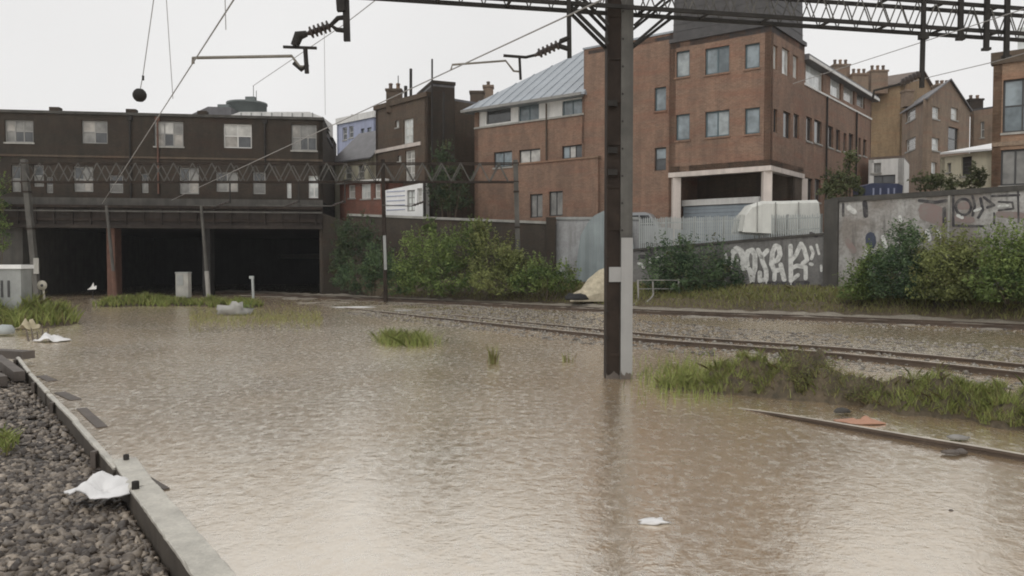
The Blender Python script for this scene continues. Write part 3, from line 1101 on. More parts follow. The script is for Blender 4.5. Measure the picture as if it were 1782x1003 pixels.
# ================================================================== OFFICE BLOCK
TH = math.radians(38)
AN_F, AN_B = -TH, math.pi / 2 - TH                     # along the front (left->right) and back along the side
ob = None
C0 = PL(1338, 38.0)
L0 = march(C0, math.pi + AN_F, 1165)
R0 = march(C0, AN_B, 1396)
R1 = march(R0, AN_B, 1516)
bv = (math.cos(AN_B), math.sin(AN_B))
av = (math.cos(AN_F), math.sin(AN_F))
ob = thing('office_block', 'large modern brown brick office block with flat slate top and undercroft', 'building', (C0[0], C0[1], YARD))
L0b = add2(L0, bv, 6.0)
cenb = inward([L0, C0, R0, L0b])
zf = lambda px, py: onwall(px, py, L0, C0)[1]
zr = lambda px, py: onwall(px, py, C0, R0)[1]
Z_BEAM = zf(1330, 289)
Z_BT = zf(1330, 46)
bf = edge_wall(L0, C0, cenb, Z_BEAM, Z_BT)
for r, nu in (((1175, 89, 1200, 134), 1), ((1227, 82, 1269, 128), 2), ((1296, 76, 1322, 119), 1), ((1176, 199, 1200, 244), 1), ((1227, 193, 1269, 238), 2), ((1296, 188, 1322, 233), 1)):
    bf.window(ob, r, 'frame_teal', 'pane_sky', nu, 1, sill='brick_main', fw=.075)
bf.build('front_wall', 'brick_main', ob)
bs = edge_wall(C0, R0, cenb, Z_BEAM, Z_BT)
for r, pn in (((1345, 79, 1353, 121), 'pane_pale'), ((1361, 85, 1374, 131), 'pane_pale'), ((1380, 97, 1389, 137), 'pane_pale'), ((1346, 190, 1353, 231), 'pane_dark'), ((1363, 195, 1376, 241), 'pane_dark'), ((1381, 199, 1391, 241), 'pane_dark')):
    bs.window(ob, r, 'frame_white' if pn == 'pane_pale' else 'frame_dark', pn, 1, 1, fw=.06)
bs.build('side_wall', 'brick_main', ob)
for A_, B_ in ((R0, add2(L0b, av, .01)), (L0b, L0)):
    edge_wall(A_, B_, cenb, Z_BEAM, Z_BT).build('rear_wall', 'brick_main', ob)
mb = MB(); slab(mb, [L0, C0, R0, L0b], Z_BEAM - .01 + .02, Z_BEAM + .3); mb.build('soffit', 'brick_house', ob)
mb = MB(); slab(mb, [L0, C0, R0, L0b], Z_BT - .3, Z_BT - .02); mb.build('roof', 'slate', ob)
# slate clad top storey
def inset(poly, k):
    c = inward(poly)
    return [(p[0] + (c[0] - p[0]) * k, p[1] + (c[1] - p[1]) * k) for p in poly]
pent = inset([L0, C0, R0, L0b], .03)
pent_t = inset([L0, C0, R0, L0b], .05)
mb = MB()
zt = Z_BT + 3.4
mb.add([(*p, Z_BT - .02) for p in pent] + [(*p, zt) for p in pent_t], [(0, 1, 5, 4), (1, 2, 6, 5), (2, 3, 7, 6), (3, 0, 4, 7), (4, 5, 6, 7)])
mans = mb.build('slate_storey', 'slate', ob)
for k in range(9):                                     # slate courses
    f0 = (k + .5) / 9.5
    q = [tuple(Vector((*a, 0)).lerp(Vector((*b, 0)), f0)[:2]) for a, b in zip(pent, pent_t)]
    q2 = [add2(x, (-(inward(q)[0] - x[0]), -(inward(q)[1] - x[1])), .006) for x in q]
    mb = MB(); z = Z_BT + 3.42 * f0
    slab(mb, q2, z, z + .03); mb.build('slate_course', 'slate', mans)
mb = MB()
for (p, q, out) in ((L0, C0, bf), (C0, R0, bs)):
    mb.obox(out.pt(-.05, Z_BT - .02, .1), out.t * (out.L + .1), Vector((0, 0, .2)), -out.out * .3)
mb.build('parapet_flashing', 'slate', ob)
# white ring beam and undercroft
mb = MB()
mb.obox(bf.pt(-.06, Z_BEAM - .24, .08), bf.t * (bf.L + .14), Vector((0, 0, .235)), -bf.out * .35)
mb.build('ring_beam', 'beam_white', ob)
mb = MB()
mb.obox(bs.pt(.30, Z_BEAM - .243, .08), bs.t * (bs.L - .3), Vector((0, 0, .235)), -bs.out * .35)
mb.build('ring_beam', 'beam_white', ob)
for A_, wdt in ((add2(L0, av, .25), .40), (add2(C0, av, -.22), .40), (add2(R0, bv, -.15), .30)):
    mb = MB()
    p = add2(A_, bv, .2)
    mb.obox((p[0] - wdt / 2, p[1] - .2, YARD - .3), (wdt, 0, 0), (0, .4, 0), (0, 0, Z_BEAM - .25 - YARD + .3))
    mb.build('column', 'beam_white', ob)
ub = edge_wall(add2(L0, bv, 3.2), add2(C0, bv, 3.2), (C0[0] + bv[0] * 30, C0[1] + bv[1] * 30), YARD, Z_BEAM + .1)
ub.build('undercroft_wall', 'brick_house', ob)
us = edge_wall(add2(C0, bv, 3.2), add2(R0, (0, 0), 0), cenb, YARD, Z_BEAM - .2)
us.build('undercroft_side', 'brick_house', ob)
# roller door at the back of the undercroft
rd0, rd1, rdz = onwall(1188, 360, add2(L0, bv, 1.2), add2(C0, bv, 1.2))[0], onwall(1322, 360, add2(L0, bv, 1.2), add2(C0, bv, 1.2))[0], onwall(1255, 352, add2(L0, bv, 1.2), add2(C0, bv, 1.2))[1]
dw = Wall(add2(L0, bv, 1.2), add2(C0, bv, 1.2), YARD, rdz)
dw.out = bf.out.copy()
rdp = MB(); rdp.obox(dw.pt(rd0, rdz - .12, .12), dw.t * (rd1 - rd0), Vector((0, 0, .3)), -dw.out * .3)
rdo = rdp.build('roller_door', 'white', ob)
n_ = 12
for k in range(n_):
    z0 = YARD + (rdz - .14 - YARD) * k / n_
    mb = MB(); mb.obox(dw.pt(rd0 + .05, z0, .0 if k % 2 else .02), dw.t * (rd1 - rd0 - .1), Vector((0, 0, (rdz - .14 - YARD) / n_ - .012)), -dw.out * .05)
    mb.build('slat', 'roller', rdo)

# right wing with clerestory
zw = lambda px, py: onwall(px, py, R0, R1)[1]
Z_WE = zw(1450, 130)
Z_WB = zw(1450, 173)
R0w, R1w = add2(R0, av, -.12), add2(R1, av, -.12)
Rb, Ra = add2(R1w, av, -6), add2(R0w, av, -4.5)
cenw = inward([R0w, R1w, Rb, Ra])
rw = edge_wall(R0w, R1w, cenw, YARD, Z_WE)
clr = [((1402, 108, 1433, 154), 'pane_pale', 1), ((1445, 134, 1464, 170), 'pane_pale', 1), ((1468, 145, 1487, 179), 'pane_net', 1), ((1491, 158, 1505, 187), 'pane_dim', 1)]
for r, pn, nu in clr:
    rw.window(ob, r, 'frame_white', pn, nu, 1, fw=.09)
for r in ((1403, 204, 1413, 246), (1417, 210, 1430, 250), (1441, 220, 1450, 257), (1455, 226, 1462, 262), (1468, 232, 1473, 264), (1477, 233, 1485, 266), (1494, 240, 1498, 270), (1502, 243, 1508, 272), (1400, 310, 1414, 352), (1418, 312, 1428, 352)):
    rw.window(ob, r, 'frame_dark', 'pane_dark', 1, 1, fw=.05, sill='coping')
rw.build('wing_wall', 'brick_main', ob)
mb = MB()
mb.obox(rw.pt(0, Z_WB + .02, .06), rw.t * rw.L, Vector((0, 0, .10)), -rw.out * .058); mb.build('clerestory_sill', 'white', ob)
mb = MB()
mb.obox(rw.pt(-.0, Z_WE - .14, .35), rw.t * (rw.L + .4), Vector((0, 0, .30)), -rw.out * 4.6); mb.build('wing_roof', 'roof_slate', ob)
mb = MB()
mb.obox(rw.pt(-.0, Z_WE - .12, .40), rw.t * (rw.L + .4), Vector((0, 0, .16)), -rw.out * .048); mb.build('fascia', 'white', ob)
for x in (1437, 1489):
    u = onwall(x, 200, R0w, R1w)[0]
    mb = MB(); mb.tube([rw.pt(u, YARD, .08), rw.pt(u, Z_WB + .0, .08)], .05, 6); mb.build('drainpipe', 'steel_dark', ob)
for A_, B_ in ((R1w, Rb), (Rb, Ra)):
    edge_wall(A_, B_, cenw, YARD, Z_WE - .16).build('wing_wall', 'brick_main', ob)

# stair tower and left wing
T1 = add2(L0, bv, .45)
T0 = march(T1, math.pi + AN_F, 1015)
zt_ = lambda px, py: onwall(px, py, T0, T1)[1]
Z_TT = zt_(1090, 73)
Tb1, Tb0 = add2(T1, bv, 5), add2(T0, bv, 5)
cent = inward([T0, T1, Tb1, Tb0])
tw = edge_wall(T0, T1, cent, YARD, Z_TT)
tw.window(ob, (1139, 152, 1159, 193), 'frame_teal', 'pane_sky', 1, 1, sill='brick_main')
tw.window(ob, (1139, 257, 1159, 297), 'frame_dark', 'pane_dark', 1, 2, panes=['pane_dark', 'pane_sky'])
tw.build('tower_wall', 'brick_main', ob)
for A_, B_ in ((T1, Tb1), (Tb1, Tb0), (Tb0, T0)):
    edge_wall(A_, B_, cent, YARD, Z_TT).build('tower_wall', 'brick_main', ob)
mb = MB(); slab(mb, [T0, T1, Tb1, Tb0], Z_TT - .3, Z_TT - .1); mb.build('roof', 'slate', ob)
mb = MB(); mb.obox(tw.pt(-.04, Z_TT, .06), tw.t * (tw.L + .04), Vector((0, 0, .1)), -tw.out * .4); mb.build('coping', 'roof_metal', ob)
# lit rooflight strip by the block
W1 = add2(T0, bv, .3)
W0 = march(W1, math.pi + AN_F, 826)
zl = lambda px, py: onwall(px, py, W0, W1)[1]
Z_EV = zl(930, 181)
Z_BR = zl(930, 211)
Wb1, Wb0 = add2(W1, bv, 9), add2(W0, bv, 9)
cenl = inward([W0, W1, Wb1, Wb0])
lw = edge_wall(W0, W1, cenl, YARD, Z_BR)
for r, pn, nu in (((859, 264, 891, 291), 'pane_sky', 2), ((903, 260, 940, 288), 'pane_net', 2), ((978, 253, 1013, 276), 'pane_sky', 3)):
    lw.window(ob, r, 'frame_dark', pn, nu, 1, sill='coping', panes=['pane_sky', 'pane_net', 'pane_dark'] if nu == 3 else None)
lw.build('wing_wall', 'brick_main', ob)
for A_, B_ in ((W1, Wb1), (Wb1, Wb0), (Wb0, W0)):
    edge_wall(A_, B_, cenl, YARD, Z_EV).build('wing_wall', 'brick_main', ob)
cl = edge_wall(add2(W0, bv, .12), add2(W1, bv, .12), cenl, Z_BR, Z_EV + .05)
cl.window(ob, (846, 189, 889, 214), 'frame_dark', 'pane_dark', 1, 1, depth=.1)
cl.window(ob, (902, 182, 938, 212), 'frame_teal', 'pane_sky', 2, 1)
cl.window(ob, (978, 174, 1013, 203), 'frame_teal', 'pane_sky', 2, 1)
cl.build('clerestory_wall', 'white', ob)
mb = MB(); mb.obox(lw.pt(0, Z_BR - .02, .07), lw.t * lw.L, Vector((0, 0, .10)), -lw.out * .3); mb.build('wall_coping', 'coping', ob)
u = onwall(952, 215, W0, W1)[0]
mb = MB(); mb.tube([lw.pt(u, zl(952, 282), .08), lw.pt(u, Z_EV - .1, .08)], .055, 6); mb.build('drainpipe', 'brick_house', ob)
# projecting lower floor
J1 = add2(T0, bv, -.25); J1 = march(J1, AN_F, 1040)
J0 = march(J1, math.pi + AN_F, 897)
zj = lambda px, py: onwall(px, py, J0, J1)[1]
Z_J = zj(960, 282)
cenj = add2(inward([J0, J1]), bv, 2)
jw = edge_wall(J0, J1, cenj, YARD, Z_J)
jw.window(ob, (922, 338, 944, 379), 'frame_dark', 'pane_dim', 2, 1)
jw.window(ob, (955, 333, 979, 376), 'frame_dark', 'pane_dim', 2, 1)
jw.build('lower_wall', 'brick_main', ob, thick=.6)
mb = MB(); mb.obox(jw.pt(-.05, Z_J, .06), jw.t * (jw.L + .1), Vector((0, 0, .1)), -jw.out * .62); mb.build('string_course', 'brick_tan', ob)
# hipped metal roof over the left wing
e0, e1 = lw.pt(-.6, Z_EV, .55), lw.pt(lw.L, Z_EV, .55)
rg = P(1020, 86, 51.8)
rg2 = rg + Vector((av[0], av[1], 0)) * 2.0
e1b = e1 + Vector((av[0], av[1], 0)) * .2
bk0, bk1 = Vector((*Wb0, Z_EV)), Vector((*Wb1, Z_EV))
mb = MB()
lift = Vector((0, 0, .14))
mb.add([e0, e1b, bk1, bk0, e0 + lift, e1b + lift, bk1 + lift, bk0 + lift, rg, rg2],
       [(3, 2, 1, 0), (0, 1, 5, 4), (1, 2, 6, 5), (2, 3, 7, 6), (3, 0, 4, 7), (4, 5, 9, 8), (5, 6, 9), (6, 7, 8, 9), (7, 4, 8)])
rfo = mb.build('metal_roof', 'roof_metal', ob)
for k in range(1, 12):                                 # standing seams
    f = k / 12
    s0 = (e0 + lift).lerp(e1b + lift, f)
    # seam rises square to the eaves until it meets the hip
    dirn = ((rg - (e0 + lift)) - lw.t * (rg - (e0 + lift)).dot(lw.t))
    fr = f / max(1e-6, ((rg - (e0 + lift)).dot(lw.t) / (e1b - e0).dot(lw.t)))
    s1 = s0 + dirn * min(1.0, fr)
    mb = MB(); mb.bar(s0 + Vector((0, 0, .02)), s1 + Vector((0, 0, .02)), .05, .05); mb.build('seam', 'roof_metal', rfo)
mb = MB(); mb.obox(lw.pt(-.62, Z_EV - .02, .62), lw.t * (lw.L + .6), Vector((0, 0, .16)), -lw.out * .065); mb.build('gutter', 'frame_grey', ob)

# ================================================================== OTHER HOUSES
def simple_house(name, label, cat, pts, zt, mat, z0=YARD, wins=(), roofmat='roof_slate', ridge=None, flat=True, wallname='wall'):
    """pts: plan polygon; wins: {edge index: [(px rect, frame, pane, nu, nz)]}; ridge = (height, axis) axis 0: ridge from mid edge 3 to mid edge 1"""
    c = inward(pts)
    t = thing(name, label, cat, (c[0], c[1], z0))
    n = len(pts)
    for i in range(n):
        w = edge_wall(pts[i], pts[(i + 1) % n], c, z0, zt)
        for (r, frm, pn, nu, nz) in dict(wins).get(i, []):
            w.window(t, r, frm, pn, nu, nz, sill='coping')
        w.build(wallname, mat, t)
    if ridge:
        h, ax = ridge
        q = pts if ax == 0 else pts[1:] + pts[:1]
        m1 = ((q[1][0] + q[2][0]) / 2, (q[1][1] + q[2][1]) / 2)
        m3 = ((q[3][0] + q[0][0]) / 2, (q[3][1] + q[0][1]) / 2)
        d = norm2(m3, m1)
        r1, r3 = Vector((*m1, zt + h)), Vector((*m3, zt + h))
        mb = MB()
        for tri in ((q[1], q[2], m1), (q[3], q[0], m3)):
            s = 1 if tri[2] is m1 else -1
            mb.prism([(*tri[0], zt), (*tri[1], zt), (*tri[2], zt + h)], (-d[0] * .25 * s, -d[1] * .25 * s, 0))
        mb.build('gable', mat, t)
        for a, b in ((q[0], q[1]), (q[3], q[2])):
            mb = MB()
            o = .25
            ra, rb_ = r3 - Vector((*d, 0)) * o, r1 + Vector((*d, 0)) * o
            ea, eb = Vector((*a, zt)) - Vector((*d, 0)) * o, Vector((*b, zt)) + Vector((*d, 0)) * o
            dn = (ea - ra).normalized() * .25
            mb.prism([ea + dn, eb + dn, rb_, ra], (0, 0, .1))
            mb.build('roof', roofmat, t)
    elif flat:
        mb = MB(); slab(mb, inset(pts, .0), zt, zt + .15); mb.build('roof', roofmat, t)
    return t


# tall narrow house left of the office block
H0, H1 = PL(655, 55.0), PL(745, 50.4)
hd = norm2(H0, H1)
hb = (-hd[1], hd[0])
HZ = onwall(700, 180, H0, H1)[1]
hpts = [H0, H1, add2(H1, hb, 7), add2(H0, hb, 7)]
hw = simple_house('tall_brick_house', 'tall narrow dark brick house with white sash windows and a pale band', 'house', hpts, HZ, 'brick_house',
                  wins={0: [((702, 207, 719, 250), 'frame_white', 'pane_pale', 2, 3), ((705, 262, 722, 316), 'frame_white', 'pane_net', 2, 4), ((688, 210, 694, 222), 'frame_white', 'pane_pale', 1, 1), ((692, 271, 698, 281), 'frame_white', 'pane_pale', 1, 1)]})
w0 = edge_wall(H0, H1, inward(hpts), YARD, HZ)
z_ = onwall(700, 256, H0, H1)[1]
mb = MB(); mb.obox(w0.pt(0, z_ - .11, .07), w0.t * (w0.L * .88), Vector((0, 0, .22)), -w0.out * .068); mb.build('band', 'beam_white', hw)
mb = MB(); mb.obox(w0.pt(-.1, HZ + .0, .12), w0.t * (w0.L + .1), Vector((0, 0, .3)), -w0.out * .5); mb.build('parapet', 'brick_house', hw)
chimney(hw, 672, 698, 143, 188, 53.5, 'brick_house', 2)
for x, y0, y1, r in ((715, 120, 170, .10), (693, 132, 150, .03), (706, 150, 170, .12)):
    mb = MB(); mb.tube([P(x, y1, 53), P(x, y0, 53)], r, 6); mb.build('flue', 'steel_dark', hw)
# chimney stack tower
S0, S1 = PL(744, 50.3), PL(792, 50.9)
sd = norm2(S0, S1); sb = (-sd[1], sd[0])
SZ = onwall(770, 152, S0, S1)[1]
SZ2 = onwall(745, 168, S0, S1)[1]
spts = [PL(753, 50.3), S1, add2(S1, sb, 4), add2(PL(753, 50.3), sb, 4)]
st = simple_house('brick_chimney_stack', 'massive dark brick stack rising beside the tall narrow house', 'chimney stack', spts, SZ, 'brick_soot')
mb = MB(); slab(mb, [add2(p, (p[0] - inward(spts)[0], p[1] - inward(spts)[1]), .05) for p in spts], SZ + .15, SZ + .35); mb.build('cap', 'brick_soot', st)
mb = MB(); mb.tube([P(752, 300, 49.9), P(752, 103, 49.9)], .06, 6); mb.build('aerial_mast', 'steel_dark', st)
mb = MB(); mb.tube([P(772, 320, 49.9), P(772, 160, 49.9)], .07, 6); mb.build('soil_pipe', 'steel_dark', st)
# lower brown house between the stack and the office
q0, q1 = PL(786, 58), PL(840, 56)
qd = norm2(q0, q1); qb = (-qd[1], qd[0])
qz = onwall(812, 190, q0, q1)[1]
bh = simple_house('brown_brick_house', 'low brown brick house squeezed between the dark stack and office block', 'house', [q0, q1, add2(q1, qb, 6), add2(q0, qb, 6)], qz, 'brick_brown',
                  wins={0: [((794, 219, 803, 244), 'frame_white', 'pane_pale', 1, 2), ((810, 255, 820, 282), 'frame_dark', 'pane_dark', 1, 2)]})
chimney(bh, 818, 842, 158, 190, 57.5, 'brick_house', 0)
chimney(bh, 841, 858, 140, 172, 59, 'brick_brown', 1)
# lavender house far left of it
v0, v1, v2 = PL(588, 74), PL(655, 70), None
vd = norm2(v0, v1); vb = (-vd[1], vd[0])
vz = onwall(620, 208, v0, v1)[1]
lv = simple_house('lavender_house', 'pale lavender painted house seen past the end of the terrace', 'house', [v0, v1, add2(v1, vb, 7), add2(v0, vb, 7)], vz, 'lavender',
                  wins={0: [((596, 222, 604, 244), 'frame_white', 'pane_dark', 1, 2), ((607, 220, 615, 240), 'frame_white', 'pane_dark', 1, 2), ((628, 224, 634, 246), 'frame_dark', 'pane_sky', 1, 2), ((628, 254, 634, 276), 'frame_dark', 'pane_sky', 1, 2), ((639, 222, 646, 250), 'frame_dark', 'pane_sky', 1, 2)]})
w_ = edge_wall(v0, v1, inward([v0, v1, add2(v1, vb, 7)]), YARD, vz)
mb = MB(); mb.obox(w_.pt(0, vz - .15, .15), w_.t * w_.L, Vector((0, 0, .55)), -w_.out * .14); mb.build('cornice', 'white', lv)
for x in (613, 626, 640):
    mb = MB(); mb.tube([P(x, 212, 73), P(x, 200, 73)], .12, 6); mb.build('chimney_pot', 'roof_brown', lv)
# slate roofed low house in front of it
g0, g1 = PL(582, 60), PL(646, 57)
gd = norm2(g0, g1); gb = (-gd[1], gd[0])
gz = onwall(615, 277, g0, g1)[1]
gh = simple_house('slate_roofed_house', 'low pale house with a grey slate roof below the lavender house', 'house', [g0, g1, add2(g1, gb, 5), add2(g0, gb, 5)], gz, 'cream', flat=False,
                  ridge=(2.3, 0), wins={0: [((600, 290, 612, 312), 'frame_white', 'pane_dim', 1, 2), ((622, 288, 634, 310), 'frame_white', 'pane_dim', 1, 2)]})
# red brick shop with white sash windows
r0, r1 = PL(592, 53), PL(672, 51)
rd = norm2(r0, r1); rbk = (-rd[1], rd[0])
rz = onwall(630, 318, r0, r1)[1]
rs = simple_house('red_brick_shop', 'low red brick shop with pale sash windows behind the second gantry', 'shop', [r0, r1, add2(r1, rbk, 5), add2(r0, rbk, 5)], rz, 'brick_red',
                  wins={0: [((606, 322, 618, 345), 'frame_white', 'pane_net', 1, 2), ((628, 320, 645, 346), 'frame_white', 'pane_pale', 2, 2), ((652, 320, 662, 345), 'frame_white', 'pane_net', 1, 2)]}, roofmat='roof_brown')
mb = MB(); ww = edge_wall(r0, r1, inward([r0, r1, add2(r1, rbk, 5)]), YARD, rz)
mb.obox(ww.pt(-.1, rz - .02, .2), ww.t * (ww.L + .2), Vector((0, 0, .16)), -ww.out * .4); mb.build('eaves', 'white', rs)
# white hoarding / glazed shop front
k0, k1 = PL(668, 50.2), PL(738, 48.4)
kz0, kz1 = onwall(670, 332, k0, k1)[1], onwall(736, 318, k0, k1)[1]
kt = thing('white_shopfront', 'white panelled shopfront with yellowish panes below the tall brick house', 'shopfront', (k0[0], k0[1], YARD))
kw = Wall(k0, k1, YARD, kz0, kz1)
kw.window(kt, (708, 331, 722, 368), 'frame_grey', 'pane_pale', 2, 3)
kw.window(kt, (726, 328, 735, 355), 'frame_white', 'pane_net', 1, 2)
kw.build('panel_wall', 'white_wet', kt, thick=.5)
for k in range(5):
    yy = 334 + k * 8
    za = onwall(690, yy, k0, k1)[1]
    mb = MB(); ua, ub_ = onwall(673, 350, k0, k1)[0], onwall(705, 350, k0, k1)[0]
    mb.obox(kw.pt(ua, za, .03), kw.t * (ub_ - ua), Vector((0, 0, .05)), -kw.out * .028); mb.build('panel_rail', 'lavender', kt)
mb = MB(); p_ = PL(739, 48.2); mb.box((p_[0], p_[1], (YARD + kz1) / 2), (.16, .16, kz1 - YARD)); mb.build('corner_post', 'steel_dark', kt)

# --- houses on the right
y0_, y1_ = PL(1478, 69), PL(1569, 66)
yd = norm2(y0_, y1_); yb_ = (-yd[1], yd[0])
yz = onwall(1530, 152, y0_, y1_)[1]
yh = simple_house('yellow_brick_house', 'tall ochre brick house with big chimneys behind the office wing', 'house', [y0_, y1_, add2(y1_, yb_, 8), add2(y0_, yb_, 8)], yz, 'brick_yellow',
                  roofmat='roof_brown', flat=False, ridge=(1.6, 0))
chimney(yh, 1451, 1479, 102, 150, 67, 'brick_brown', 3)
chimney(yh, 1484, 1511, 118, 156, 66, 'brick_brown', 3)
chimney(yh, 1516, 1545, 112, 156, 66.4, 'brick_brown', 3)
mb = MB(); u0_, z0_ = onwall(1527, 178, y0_, y1_); w_ = edge_wall(y0_, y1_, inward([y0_, y1_, add2(y1_, yb_, 8)]), YARD, yz)
mb.tube([w_.pt(u0_, z0_, .1), w_.pt(u0_, onwall(1527, 150, y0_, y1_)[1], .1)], .1, 6); mb.build('downpipe', 'steel_dark', yh)

# gabled house
c_ = PL(1610, 56.0)
a1, b1_ = PL(1566, 61.5), PL(1683, 60.5)
da, db = norm2(c_, a1), norm2(c_, b1_)
zz = onwall(1640, 178, c_, b1_)[1]
gpts = [a1, c_, b1_, (a1[0] + b1_[0] - c_[0], a1[1] + b1_[1] - c_[1])]
gh2 = simple_house('gabled_brick_house', 'grey brown gabled house with small white windows beyond the graffiti wall', 'house', gpts, zz, 'brick_brown', flat=False, ridge=(1.7, 0),
                   wins={0: [((1577, 190, 1593, 210), 'frame_white', 'pane_dim', 1, 2), ((1576, 241, 1593, 262), 'frame_white', 'pane_dim', 1, 2)],
                         1: [((1620, 186, 1635, 207), 'frame_white', 'pane_pale', 1, 2), ((1655, 188, 1667, 209), 'frame_white', 'pane_pale', 1, 2), ((1618, 240, 1635, 262), 'frame_white', 'pane_pale', 1, 2), ((1650, 222, 1668, 262), 'frame_dark', 'pane_dark', 1, 2), ((1614, 282, 1630, 302), 'frame_white', 'pane_pale', 2, 1)]})
chimney(gh2, 1631, 1656, 138, 168, 60.5, 'brick_brown', 3)
chimney(gh2, 1576, 1590, 156, 178, 61.5, 'brick_brown', 0)
# narrow house with dark roof
n0, n1 = PL(1684, 66), PL(1740, 64)
nd = norm2(n0, n1); nb = (-nd[1], nd[0])
nz_ = onwall(1705, 192, n0, n1)[1]
nh = simple_house('narrow_grey_house', 'narrow grey house between the gabled house and right hand brick block', 'house', [n0, n1, add2(n1, nb, 6), add2(n0, nb, 6)], nz_, 'brick_brown', roofmat='slate',
                  wins={0: [((1706, 212, 1713, 240), 'frame_white', 'pane_dim', 1, 2)]})
chimney(nh, 1688, 1711, 164, 194, 66, 'brick_soot', 2)
# white single storey building with dark roof edge
s0_, s1_ = PL(1509, 50), PL(1570, 49)
sdd = norm2(s0_, s1_); sbb = (-sdd[1], sdd[0])
sz_ = onwall(1540, 277, s0_, s1_)[1]
wh = simple_house('white_outbuilding', 'small white rendered outbuilding with a dark flat roof above the wall', 'outbuilding', [s0_, s1_, add2(s1_, sbb, 4), add2(s0_, sbb, 4)], sz_, 'white', roofmat='roof_brown',
                  wins={0: [((1517, 284, 1533, 301), 'frame_grey', 'pane_dim', 2, 1), ((1513, 305, 1558, 320), 'frame_dark', 'pane_dark', 2, 1)]})
# cream building with white roof
t0, t1_ = PL(1633, 46), PL(1726, 43)
tdd = norm2(t0, t1_); tbb = (-tdd[1], tdd[0])
tz_ = onwall(1680, 268, t0, t1_)[1]
ch = simple_house('cream_outbuilding', 'cream painted outbuilding with a wet white lean-to roof', 'outbuilding', [t0, t1_, add2(t1_, tbb, 4), add2(t0, tbb, 4)], tz_, 'cream', flat=False,
                  wins={0: [((1673, 273, 1691, 306), 'frame_dark', 'pane_dark', 1, 4), ((1648, 284, 1655, 300), 'frame_grey', 'pane_dim', 1, 1)]})
mb = MB()
pa, pb_ = P(1636, 269, 45.8), P(1724, 262, 42.8)
mb.prism([pa, pb_, Vector((*add2(t1_, tbb, 4), tz_ + 1.0)), Vector((*add2(t0, tbb, 4), tz_ + .55))], (0, 0, .1)); mb.build('lean_to_roof', 'white_wet', ch)

# right hand brick block
rb0 = PL(1722, 31.5)
rb1 = march(rb0, math.radians(-36), 1900)
rbv = (math.cos(math.radians(54)), math.sin(math.radians(54)))
rz1 = onwall(1750, 98, rb0, rb1)[1]
rpts = [rb0, rb1, add2(rb1, rbv, 9), add2(rb0, rbv, 9)]
rbk_ = simple_house('brick_flats', 'brown brick flats with large grey windows at the right edge', 'building', rpts, rz1, 'brick_tan',
                    wins={0: [((1745, 136, 1815, 229), 'frame_dark', 'pane_sky', 2, 2), ((1741, 259, 1815, 322), 'frame_dark', 'pane_dim', 3, 1)]})
w_ = edge_wall(rb0, rb1, inward(rpts), YARD, rz1)
mb = MB(); mb.obox(w_.pt(-.08, rz1 - .28, .1), w_.t * (w_.L + .1), Vector((0, 0, .45)), -w_.out * .4); mb.build('coping', 'brick_house', rbk_)
zz = onwall(1760, 250, rb0, rb1)[1]
mb = MB(); mb.obox(w_.pt(.0, zz - .08, .05), w_.t * w_.L, Vector((0, 0, .16)), -w_.out * .048); mb.build('band', 'brick_brown', rbk_)
mb = MB(); a_ = add2(add2(rb0, rbv, 1.2), norm2(rb0, rb1), .7)
slab(mb, [a_, add2(a_, norm2(rb0, rb1), 6), add2(add2(a_, norm2(rb0, rb1), 6), rbv, 5), add2(a_, rbv, 5)], rz1 + .1, rz1 + 1.3); mb.build('roof_glazing', 'pane_pale', rbk_)

# ================================================================== BOUNDARY WALLS
def coped(name, label, cat, x0, Y0, yt0, x1, Y1, yt1, mat, cop, zb0=-.2, thick=.4, tags=None, coping_h=.14):
    A_, B_ = PL(x0, Y0), PL(x1, Y1)
    zA, zB = onwall(x0, yt0, A_, B_)[1], onwall(x1, yt1, A_, B_)[1]
    t = thing(name, label, cat, (A_[0], A_[1], zb0))
    w = Wall(A_, B_, zb0, zA - coping_h, zB - coping_h)
    w.build('wall', mat, t, thick=thick)
    mb = MB()
    mb.obox(w.pt(0, zA - coping_h + .003, .07), w.pt(w.L, zB) - w.pt(0, zA), -w.out * (thick + .14), Vector((0, 0, coping_h)))
    mb.build('coping', cop, t)
    return t, w


dbw, dbwall = coped('brick_boundary_wall', 'dark brick boundary wall with pale coping behind the left bushes', 'wall', 606, 50.4, 372, 962, 42.6, 386, 'brick_wall', 'coping')
mb = MB(); p_ = PL(962, 42.5); mb.box((p_[0] - .1, p_[1], 1.9), (.5, .5, onwall(962, 379, *[dbwall.A, dbwall.B])[1] * 2 - 3.8)); mb.build('end_pier', 'brick_soot', dbw)
blk, blkw = coped('block_wall', 'pale grey block wall behind the main column, right of the dark brick wall', 'wall', 968, 42.8, 378, 1112, 41.0, 378, 'wall_block', 'galv', thick=.3)
gwl, gww = coped('graffiti_wall', 'low grey wall with big white graffiti letters beneath the steel fence', 'wall', 1096, 40.3, 434, 1440, 34.9, 405, 'wall_grey', 'concrete_dark', coping_h=.1)
twl, tww = coped('tall_graffiti_wall', 'tall pale retaining wall with faded graffiti behind the right bushes', 'wall', 1446, 34.7, 345, 2000, 26.4, 308, 'wall_pale', 'concrete_dark', coping_h=.2)
mb = MB(); mb.obox(tww.pt(-.28, -.2, .12), tww.t * .62, Vector((0, 0, onwall(1446, 347, tww.A, tww.B)[1] + .2)), -tww.out * .5); mb.build('end_pier', 'concrete_dark', twl)
u_ = onwall(1652, 360, tww.A, tww.B)[0]
mb = MB(); mb.obox(tww.pt(u_ - .04, 1.0, .05), tww.t * .08, Vector((0, 0, onwall(1652, 334, tww.A, tww.B)[1] - 1.0)), -tww.out * .048); mb.build('cable_duct', 'coping', twl)


